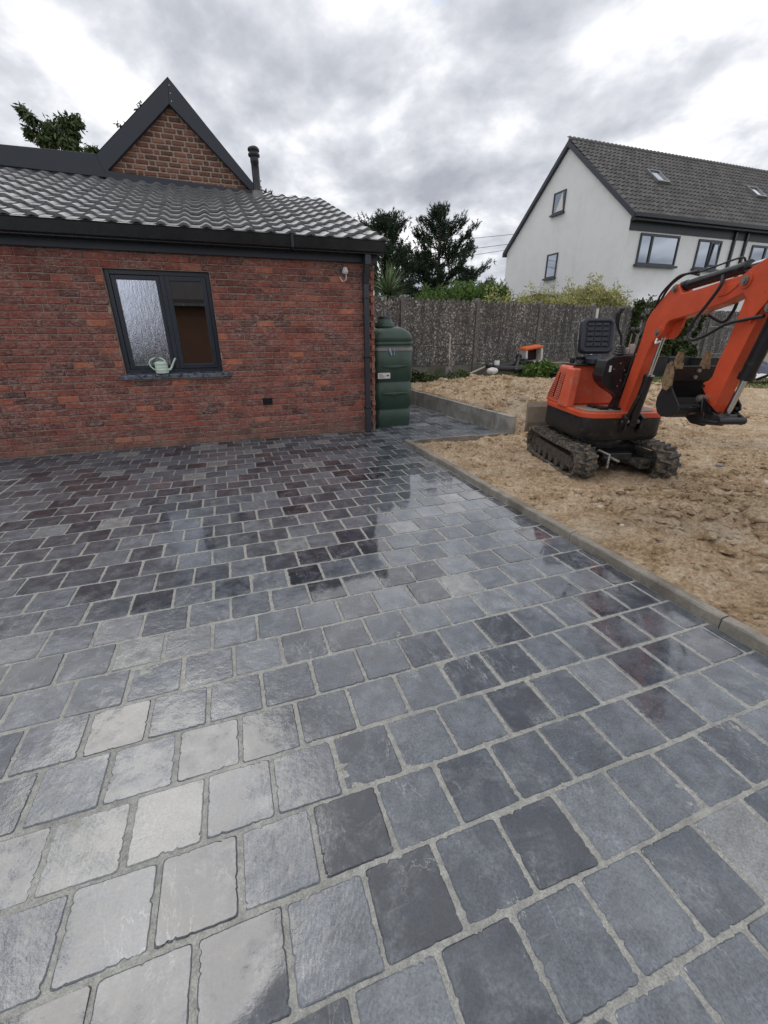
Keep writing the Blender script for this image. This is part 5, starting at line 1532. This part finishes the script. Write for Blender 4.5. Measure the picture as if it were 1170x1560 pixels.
# seat
seat = MB()
def cushion(m, a0, a1, y0, y1, z0, z1, crown=.02):
    n_ = 8; vs = []
    for i in range(n_ + 1):
        for j in range(n_ + 1):
            u, v = i / n_, j / n_; vs.append((a0 + (a1 - a0) * u, y0 + (y1 - y0) * v, z1 + crown * (1 - (2 * u - 1) ** 4) * (1 - (2 * v - 1) ** 4) - crown))
    k = len(vs); vs += [(x, y, z0) for x, y, z in vs[:]]
    fs = [(i * (n_ + 1) + j, (i + 1) * (n_ + 1) + j, (i + 1) * (n_ + 1) + j + 1, i * (n_ + 1) + j + 1) for i in range(n_) for j in range(n_)]
    m.add(vs, fs + [tuple(k + q for q in reversed(f)) for f in fs], .5, True)
    bd = [i for i in range(n_ + 1)] + [(j + 1) * (n_ + 1) - 0 + n_ for j in range(0)]
    ring = [(i * (n_ + 1)) for i in range(n_ + 1)] + [n_ * (n_ + 1) + j for j in range(1, n_ + 1)] + [i * (n_ + 1) + n_ for i in range(n_ - 1, -1, -1)] + [j for j in range(n_ - 1, 0, -1)]
    m.add(vs, [(ring[q], ring[(q + 1) % len(ring)], ring[(q + 1) % len(ring)] + k, ring[q] + k) for q in range(len(ring))], .5, True)
seatb = MB(); seatb.box(-.15, .15, .03, .34, .99, 1.02); sto = seatb.obj('seat', M_BLK, ex, bevel=.008)
m = MB(); cushion(m, -.18, .17, .0, .35, 1.01, 1.085, .035); m.obj('seat_cushion', M_VINYL, sto)
# backrest: frame, padded panel with grooves, slightly reclined
Tb = Matrix.Translation((-.01, .33, 1.085)) @ Matrix.Rotation(R(-9), 4, 'X') @ Matrix.Scale(.86, 4)
bk = MB()
prof = rrect(.205, .20, .06, 5); prof = [(x, y + .20) for x, y in prof]
vs = [Tb @ Vector((x, .0, z)) for x, z in prof] + [Tb @ Vector((x * .97, -.055, .2 + (z - .2) * .97)) for x, z in prof] + [Tb @ Vector((x * .80, -.07, .2 + (z - .2) * .80)) for x, z in prof] + [Tb @ Vector((x * .74, -.045, .2 + (z - .2) * .76)) for x, z in prof]
n = len(prof); fs = [tuple(range(n))] + [(i * n + k, i * n + (k + 1) % n, (i + 1) * n + (k + 1) % n, (i + 1) * n + k) for i in range(3) for k in range(n)] + [tuple(3 * n + q for q in range(n - 1, -1, -1))]
bk.add(vs, [fs[0]] ); bk.add(vs, fs[1:-1], .5, True); bk.add(vs, [fs[-1]])
bko = bk.obj('backrest', M_VINYL, ex)
pads = MB()
for r_ in range(5):
    for c_ in range(3):
        x0 = -.135 + c_ * .092; z0 = .075 + r_ * .058
        if r_ == 0 and False: continue
        vs = []
        for (ins, yy) in ((0, -.050), (.006, -.057), (.018, -.062)):
            vs += [Tb @ Vector(q) for q in ((x0 + ins, yy, z0 + ins * .6), (x0 + .086 - ins, yy, z0 + ins * .6), (x0 + .086 - ins, yy, z0 + .046 - ins * .6), (x0 + ins, yy, z0 + .046 - ins * .6))]
        fs = [(i * 4 + k, i * 4 + (k + 1) % 4, (i + 1) * 4 + (k + 1) % 4, (i + 1) * 4 + k) for i in range(2) for k in range(4)] + [(8, 9, 10, 11)]
        pads.add(vs, fs)
pads.obj('seat_pads', M_VINYL, bko)
m = MB(); m.tube([(-.23, .22, 1.05), (-.23, .30, 1.16), (-.225, .36, 1.28)], .014, 8); m.obj('seat_bracket', M_BLK, bko)
# console with levers
con = MB()
cp = [(-.215, .985), (-.20, 1.055), (-.15, 1.085), (.0, 1.10), (.20, 1.105), (.20, .60), (-.02, .60), (.02, .70), (-.02, .74), (-.13, .80), (-.20, .86), (-.225, .92)]
con.prism(cp, -.30, -.12, 'y'); cno = con.obj('console', M_BLK, ex, bevel=.01, seg=3)
m = MB()
for (x, z) in ((-.07, 1.03), (-.12, .98), (.0, .93), (-.04, .88), (-.06, .83), (.06, .72), (.12, .66), (.02, .66), (-.02, .97)): m.lathe([(.006, 0)] * 2, (0, 0, 0), 6) if False else m.tube([(x, -.298, z), (x, -.308, z)], .0075, 8)
m.obj('bolts', M_STEEL, cno, kind='stuff')
m = MB(); m.box(-.165, -.145, -.304, -.3005, .955, 1.01); m.obj('decal', M_WPLAS, cno)
m = MB(); m.box(.07, .17, -.37, -.31, .93, 1.03); m.obj('grey_box', M_GPLATE, cno, bevel=.008)
m = MB()
for i in range(4): m.lathe([(.055 - .008 * i, .02 * i), (.058 - .008 * i, .01 + .02 * i), (.046 - .008 * i, .02 + .02 * i)], (-.035, -.2, 1.10), 14)
jo = m.obj('joystick_boot', M_BLK, ex)
m = MB(); m.tube([(-.035, -.2, 1.17), (-.05, -.2, 1.25), (-.10, -.2, 1.33), (-.115, -.2, 1.38)], [.012, .011, .013, .018], 8); m.tube([(-.115, -.2, 1.37), (-.12, -.205, 1.44), (-.115, -.21, 1.475), (-.085, -.215, 1.485)], [.02, .021, .026, .016], 10); m.obj('joystick', M_BLK, jo)
for (x, y_, h_) in ((.05, -.17, 1.30), (.10, -.17, 1.30), (.19, -.05, 1.42)):
    m = MB(); m.tube([(x, y_, 1.10), (x + .01, y_, h_)], .006, 6); lv_ = m.obj('lever', M_STEEL, ex)
    m = MB(); m.lathe([(.008, -.02), (.017, -.01), (.02, .01), (.013, .03), (.004, .035)], (x + .01, y_, h_), 12); m.obj('knob', M_BLK, lv_)
m = MB(); m.box(.055, .10, -.2, -.15, 1.105, 1.19); m.box(.03, .05, -.2, -.16, 1.105, 1.16); m.obj('gaiter', simple('dusty_beige_rubber', (.42, .34, .29), .8), ex, bevel=.006)
m = MB(); m.tube([(.30, .1, .99), (.31, .05, 1.2), (.28, -.02, 1.28)], .012, 8); m.tube([(.28, -.02, 1.28), (.27, -.04, 1.36)], .019, 10); m.obj('joystick', M_BLK, ex)

# swing post and boom; (s,z) boom plane coordinates: y = -(s + .552)
BZ = -.03
def B(s_, z): return (-(s_ + .552), z + BZ)
X0, X1 = .004, .104
XC = (X0 + X1) / 2
sw = MB(); sw.prism([B(-.30, .42), B(-.16, .40), B(-.10, .46), B(-.03, .60), B(-.10, .63), B(-.15, .53), B(-.2, .56), B(-.30, .68)], X0 - .045, X0 - .012, 'x'); sw.prism([B(-.30, .42), B(-.16, .40), B(-.10, .46), B(-.03, .60), B(-.10, .63), B(-.15, .53), B(-.2, .56), B(-.30, .68)], X1 + .012, X1 + .045, 'x')
sw.box(X0 - .045, X1 + .045, B(-.33, 0)[0] - .03, B(-.33, 0)[0] + .03, .40, .56)
sw.obj('swing_post', M_STEELB, ex, bevel=.006)
m = MB(); m.tube([(XC, B(-.33, 0)[0] + .02, .36), (XC, B(-.33, 0)[0] + .02, .62)], .035, 14); m.obj('swing_pin', M_STEEL, ex)
boom = [(-.285, .60), (-.278, .651), (-.186, 1.047), (-.125, 1.303), (-.115, 1.407), (-.085, 1.455), (-.033, 1.512), (.126, 1.64), (.155, 1.658), (.195, 1.655), (.222, 1.62), (.245, 1.592), (.28, 1.588), (.45, 1.605), (.668, 1.634), (.86, 1.652), (.903, 1.647), (.935, 1.618), (.924, 1.575), (.88, 1.552), (.67, 1.487), (.443, 1.442), (.287, 1.417), (.19, 1.402), (.15, 1.375), (.14, 1.33), (.115, 1.285), (.085, 1.272), (.03, 1.245), (-.02, 1.13), (-.165, .635), (-.18, .53), (-.22, .49), (-.27, .52)]
m = MB(); m.prism([B(*q) for q in boom], X0, X1, 'x'); bo = m.obj('boom', M_RED, ex, bevel=.005, seg=2)
m = MB(); m.prism([B(*q) for q in ((.63, 1.535), (.68, 1.60), (.80, 1.612), (.76, 1.575), (.70, 1.54))], X0 - .005, X0 - .0005, 'x'); m.obj('boom_rib', M_RED, bo, bevel=.002)
def pin(s_, z, r_=.024, ext=.028, par=None, mt=M_STEEL):
    y, zz = B(s_, z); m = MB(); m.tube([(X0 - ext, y, zz), (X1 + ext, y, zz)], r_, 14); m.tube([(X0 - ext - .008, y, zz), (X0 - ext, y, zz)], r_ * .6, 10); m.obj('pin', mt, par or ex)
pin(.849, 1.610, .028, .03, bo); pin(.168, 1.625, .024, .014, bo); pin(.085, 1.318, .026, .018, bo); pin(-.225, .52, .03, .05, bo)
y_, z_ = B(.085, 1.318); m = MB(); m.tube([(X0 - .012, y_, z_), (X1 + .012, y_, z_)], .042, 18); m.obj('pin_boss', M_RED, bo)
y_, z_ = B(.849, 1.610); m = MB(); m.tube([(X0 - .02, y_, z_), (X1 + .02, y_, z_)], .046, 18); m.obj('pin_boss', M_RED, bo)
def cyl(nm, a, b, split, rb_, rr_, x=XC, collar=True):
    ya, yb3 = B(*a), B(*b); A_, B_ = Vector((x, *ya)), Vector((x, *yb3)); Mi = A_.lerp(B_, split); d = (B_ - A_).normalized()
    m = MB(); m.tube([A_, Mi], rb_, 18); m.tube([Mi - d * .03, Mi + d * .008], rb_ * 1.12, 18); m.tube([A_ - d * .02, A_ + d * .03], rb_ * 1.1, 18); o = m.obj(nm, M_BLK, ex)
    m = MB(); m.tube([Mi, B_], rr_, 12); m.obj('cylinder_rod', M_CHROME, o)
    return o, A_, B_, Mi
cyl('boom_cylinder', (-.085, .545), (.085, 1.30), .56, .038, .018)
cyl('arm_cylinder', (.20, 1.64), (1.13, 1.735), .60, .036, .017)
cyl('bucket_cylinder', (1.085, 1.43), (.935, .80), .62, .042, .018)
pin(-.085, .56, .022, .04, ex)
# bracket ears for the boom cylinder
m = MB()
for xx in (X0 - .03, X1 + .012): m.prism([B(-.20, .42), B(-.05, .50), B(-.045, .60), B(-.10, .61), B(-.2, .55)], xx, xx + .018, 'x')
m.obj('cylinder_bracket', M_STEELB, ex, bevel=.004)
# small guard tubes beside boom cylinder
m = MB(); ya = B(-.10, .56); yb3 = B(.0, .86); m.tube([(X0 - .01, *ya), (X0 - .012, *B(-.03, .70)), (X0 - .01, *B(.02, .80))], .014, 8); m.obj('hose', M_HOSE, ex)
# arm
arm = [(.86, 1.545), (.841, 1.409), (.818, 1.253), (.784, 1.137), (.768, 1.03), (.745, 1.0), (.705, .985), (.700, .955), (.72, .935), (.755, .905), (.735, .80), (.745, .765), (.79, .765), (.85, .80), (.866, .851), (.922, 1.096), (.966, 1.27), (1.004, 1.416), (1.06, 1.50), (1.12, 1.62), (1.18, 1.70), (1.175, 1.765), (1.11, 1.785), (.98, 1.735), (.84, 1.672), (.805, 1.62), (.825, 1.57)]
m = MB(); m.prism([B(*q) for q in arm], X0 + .004, X1 - .004, 'x'); ao = m.obj('arm', M_RED, ex, bevel=.004)
# cheek plates joining arm to boom nose
m = MB()
for xx in (X0 - .014, X1 + .002): m.prism([B(*q) for q in ((.80, 1.61), (.84, 1.665), (.98, 1.73), (1.10, 1.78), (1.17, 1.74), (1.06, 1.50), (1.0, 1.42), (.96, 1.36), (.90, 1.50), (.81, 1.57))], xx, xx + .012, 'x')
m.obj('arm_cheek', M_RED, ao, bevel=.003)
pin(1.085, 1.445, .026, .03, ao); pin(1.13, 1.735, .024, .02, ao); pin(.768, .882, .026, .05, ao); pin(.735, .79, .026, .07, ao)
y_, z_ = B(.718, .962); m = MB(); m.tube([(X0 + .0, y_, z_), (X0 + .006, y_, z_)], .012, 10); m.obj('lug_hole', M_DARK, ao)
# bucket linkage
m = MB()
for xx in (X0 - .035, X1 + .018): m.prism([B(*q) for q in ((.745, .90), (.775, .905), (.815, .86), (.845, .77), (.99, .745), (1.0, .78), (.96, .80), (.87, .81), (.83, .80), (.80, .84), (.77, .86), (.745, .87))], xx, xx + .018, 'x')
lk = m.obj('rocker_link', M_STEELB, ex, bevel=.004)
for (s_, z) in ((.84, .748), (.935, .775), (.985, .762)):
    y_, z_ = B(s_, z); m = MB(); m.tube([(X0 - .045, y_, z_), (X1 + .04, y_, z_)], .023, 14); m.obj('pin', M_STEELB, lk)
m = MB(); m.tube([(X0 - .04, *B(.85, .735)), (X0 - .03, *B(.99, .75))], .018, 10); m.tube([(X1 + .03, *B(.72, .74)), (X1 + .03, *B(.98, .75))], .018, 10); m.obj('link_rod', M_BLK, lk)
# bucket: shell opening towards the viewer
XL, XR = XC - .225, XC + .215
shell = [(.605, 1.085), (.585, 1.02), (.555, .93), (.525, .86), (.53, .80), (.565, .755), (.62, .732), (.685, .738), (.745, .77), (.775, .80)]
bk_ = MB(); th = .012
inn = [(.625, 1.085), (.60, 1.01), (.572, .93), (.545, .86), (.552, .81), (.58, .775), (.625, .752), (.68, .756), (.735, .785), (.775, .82)]
poly = [B(*q) for q in shell] + [B(*q) for q in reversed(inn)]
nsh = len(shell)
vs = [(XL, *B(*q)) for q in shell] + [(XR, *B(*q)) for q in shell] + [(XL, *B(*q)) for q in inn] + [(XR, *B(*q)) for q in inn]
fs = []
for i in range(nsh - 1):
    fs.append((i, i + 1, nsh + i + 1, nsh + i)); fs.append((2 * nsh + i, 3 * nsh + i, 3 * nsh + i + 1, 2 * nsh + i + 1))
fs += [(0, nsh, 3 * nsh, 2 * nsh), (nsh - 1, 3 * nsh - 1, 4 * nsh - 1, 2 * nsh - 1)]
bk_.add(vs, fs)
bkt = bk_.obj('bucket', M_BUCKET, ex)
side = [(.605, 1.085), (.585, 1.02), (.555, .93), (.525, .86), (.53, .80), (.565, .755), (.62, .732), (.685, .738), (.745, .77), (.785, .80), (.775, .835), (.655, .945), (.635, 1.085)]
for xx in (XL - .012, XR):
    m = MB(); m.prism([B(*q) for q in side], xx, xx + .012, 'x'); m.obj('side_plate', M_BUCKET, bkt, bevel=.002)
m = MB(); m.prism([B(*q) for q in ((.600, 1.09), (.632, 1.09), (.612, .985), (.580, .99))], XL + .001, XR - .001, 'x'); lip = m.obj('cutting_edge', M_BUCKET, bkt, bevel=.003)
for xx in (XL - .028, XR + .014):
    m = MB(); m.prism([B(*q) for q in ((.57, 1.10), (.61, 1.125), (.655, 1.05), (.665, .96), (.63, .92), (.575, .93), (.555, 1.0))], xx, xx + .015, 'x'); sc_ = m.obj('side_cutter', M_RUST, bkt, bevel=.004)
for i, xx in enumerate((XL - .005, XC - .03, XR - .055)):
    m = MB()
    vs = [(xx, *B(.592, 1.07)), (xx + .06, *B(.592, 1.07)), (xx + .06, *B(.636, 1.07)), (xx, *B(.636, 1.07)), (xx + .006, *B(.612, 1.185)), (xx + .054, *B(.612, 1.185)), (xx + .052, *B(.622, 1.188)), (xx + .008, *B(.622, 1.188)), ]
    m.add(vs, [(3, 2, 1, 0), (4, 5, 6, 7), (0, 1, 5, 4), (1, 2, 6, 5), (2, 3, 7, 6), (3, 0, 4, 7)]); m.obj('tooth', M_RUST, bkt, bevel=.004)
m = MB()
for (x, z) in ((XC - .05, 1.06), (XC - .065, 1.015)): s0 = .605 + (z - 1.0) * .2; m.tube([(x, *B(.625, z)), (x, *B(.645, z - .0))], .013, 10)
m.obj('plough_bolts', M_STEEL, lip)
m = MB()
for xx in (XC - .075, XC + .055): m.prism([B(*q) for q in ((.64, .74), (.70, .82), (.76, .82), (.78, .77), (.86, .72), (.84, .70), (.72, .70))], xx, xx + .02, 'x')
m.obj('bucket_ears', M_BUCKET, bkt, bevel=.003)
# hoses
def hose(pts, r_=.011, mt=M_HOSE):
    P_ = [Vector(q) for q in pts]; out = []
    for i in range(len(P_) - 1):
        p0 = P_[max(i - 1, 0)]; p1 = P_[i]; p2 = P_[i + 1]; p3 = P_[min(i + 2, len(P_) - 1)]
        for k in range(6):
            t_ = k / 6; out.append(.5 * ((2 * p1) + (-p0 + p2) * t_ + (2 * p0 - 5 * p1 + 4 * p2 - p3) * t_ * t_ + (-p0 + 3 * p1 - 3 * p2 + p3) * t_ ** 3))
    out.append(P_[-1]); m = MB(); m.tube(out, r_, 8); return m.obj('hose', mt, ex)
hx_ = X0 - .014
hose([(hx_, *B(.64, 1.66)), (hx_ - .012, *B(.66, 1.60)), (hx_ - .02, *B(.60, 1.50)), (hx_ - .03, *B(.52, 1.39)), (hx_ - .03, *B(.49, 1.31)), (hx_ - .03, *B(.545, 1.265)), (hx_ - .03, *B(.66, 1.29)), (hx_ - .015, *B(.80, 1.36)), (hx_, *B(.93, 1.385)), (hx_ + .005, *B(1.05, 1.40))])
hose([(hx_ + .02, *B(.36, 1.72)), (hx_ + .01, *B(.28, 1.715)), (hx_, *B(.18, 1.70)), (hx_, *B(.03, 1.60)), (hx_ + .02, *B(-.04, 1.50))], .009)
hose([(hx_ + .05, *B(.34, 1.70)), (hx_ + .04, *B(.22, 1.72)), (hx_ + .03, *B(.08, 1.66)), (hx_ + .03, *B(-.01, 1.55)), (hx_ + .04, *B(-.06, 1.46))], .009)
hose([(hx_ + .03, *B(.33, 1.71)), (hx_ + .03, *B(.55, 1.735)), (hx_ + .03, *B(.72, 1.752)), (hx_ + .05, *B(.735, 1.73))], .006)
hose([(X1 + .02, *B(1.10, 1.35)), (X1 + .04, *B(1.14, 1.22)), (X1 + .05, *B(1.10, 1.10)), (X1 + .02, *B(1.0, 1.03))], .009)
hose([(X1 + .03, *B(.42, 1.43)), (X1 + .04, *B(.56, 1.38)), (X1 + .04, *B(.62, 1.44)), (X1 + .02, *B(.66, 1.50))], .011)
hose([(X0 + .01, *B(-.13, 1.30)), (X0 - .005, *B(-.165, 1.18)), (X0 - .005, *B(-.22, .98)), (X0 - .005, *B(-.27, .80))], .008)
hose([(X0 - .008, *B(.77, .90)), (X0 - .04, *B(.80, .87)), (X0 - .04, *B(.82, .80)), (X0 - .01, *B(.80, .75))], .006)
hose([(X0 - .01, *B(.10, 1.27)), (X0 - .03, *B(.12, 1.235)), (X0 - .02, *B(.16, 1.25))], .008, M_WPLAS)
# ear on the underside of the boom bend
m = MB(); m.prism([B(*q) for q in ((.09, 1.36), (.17, 1.40), (.25, 1.41), (.235, 1.35), (.20, 1.29), (.15, 1.265), (.10, 1.27))], X1 - .03, X1 - .008, 'x'); m.obj('boom_ear', M_RED, bo, bevel=.003)
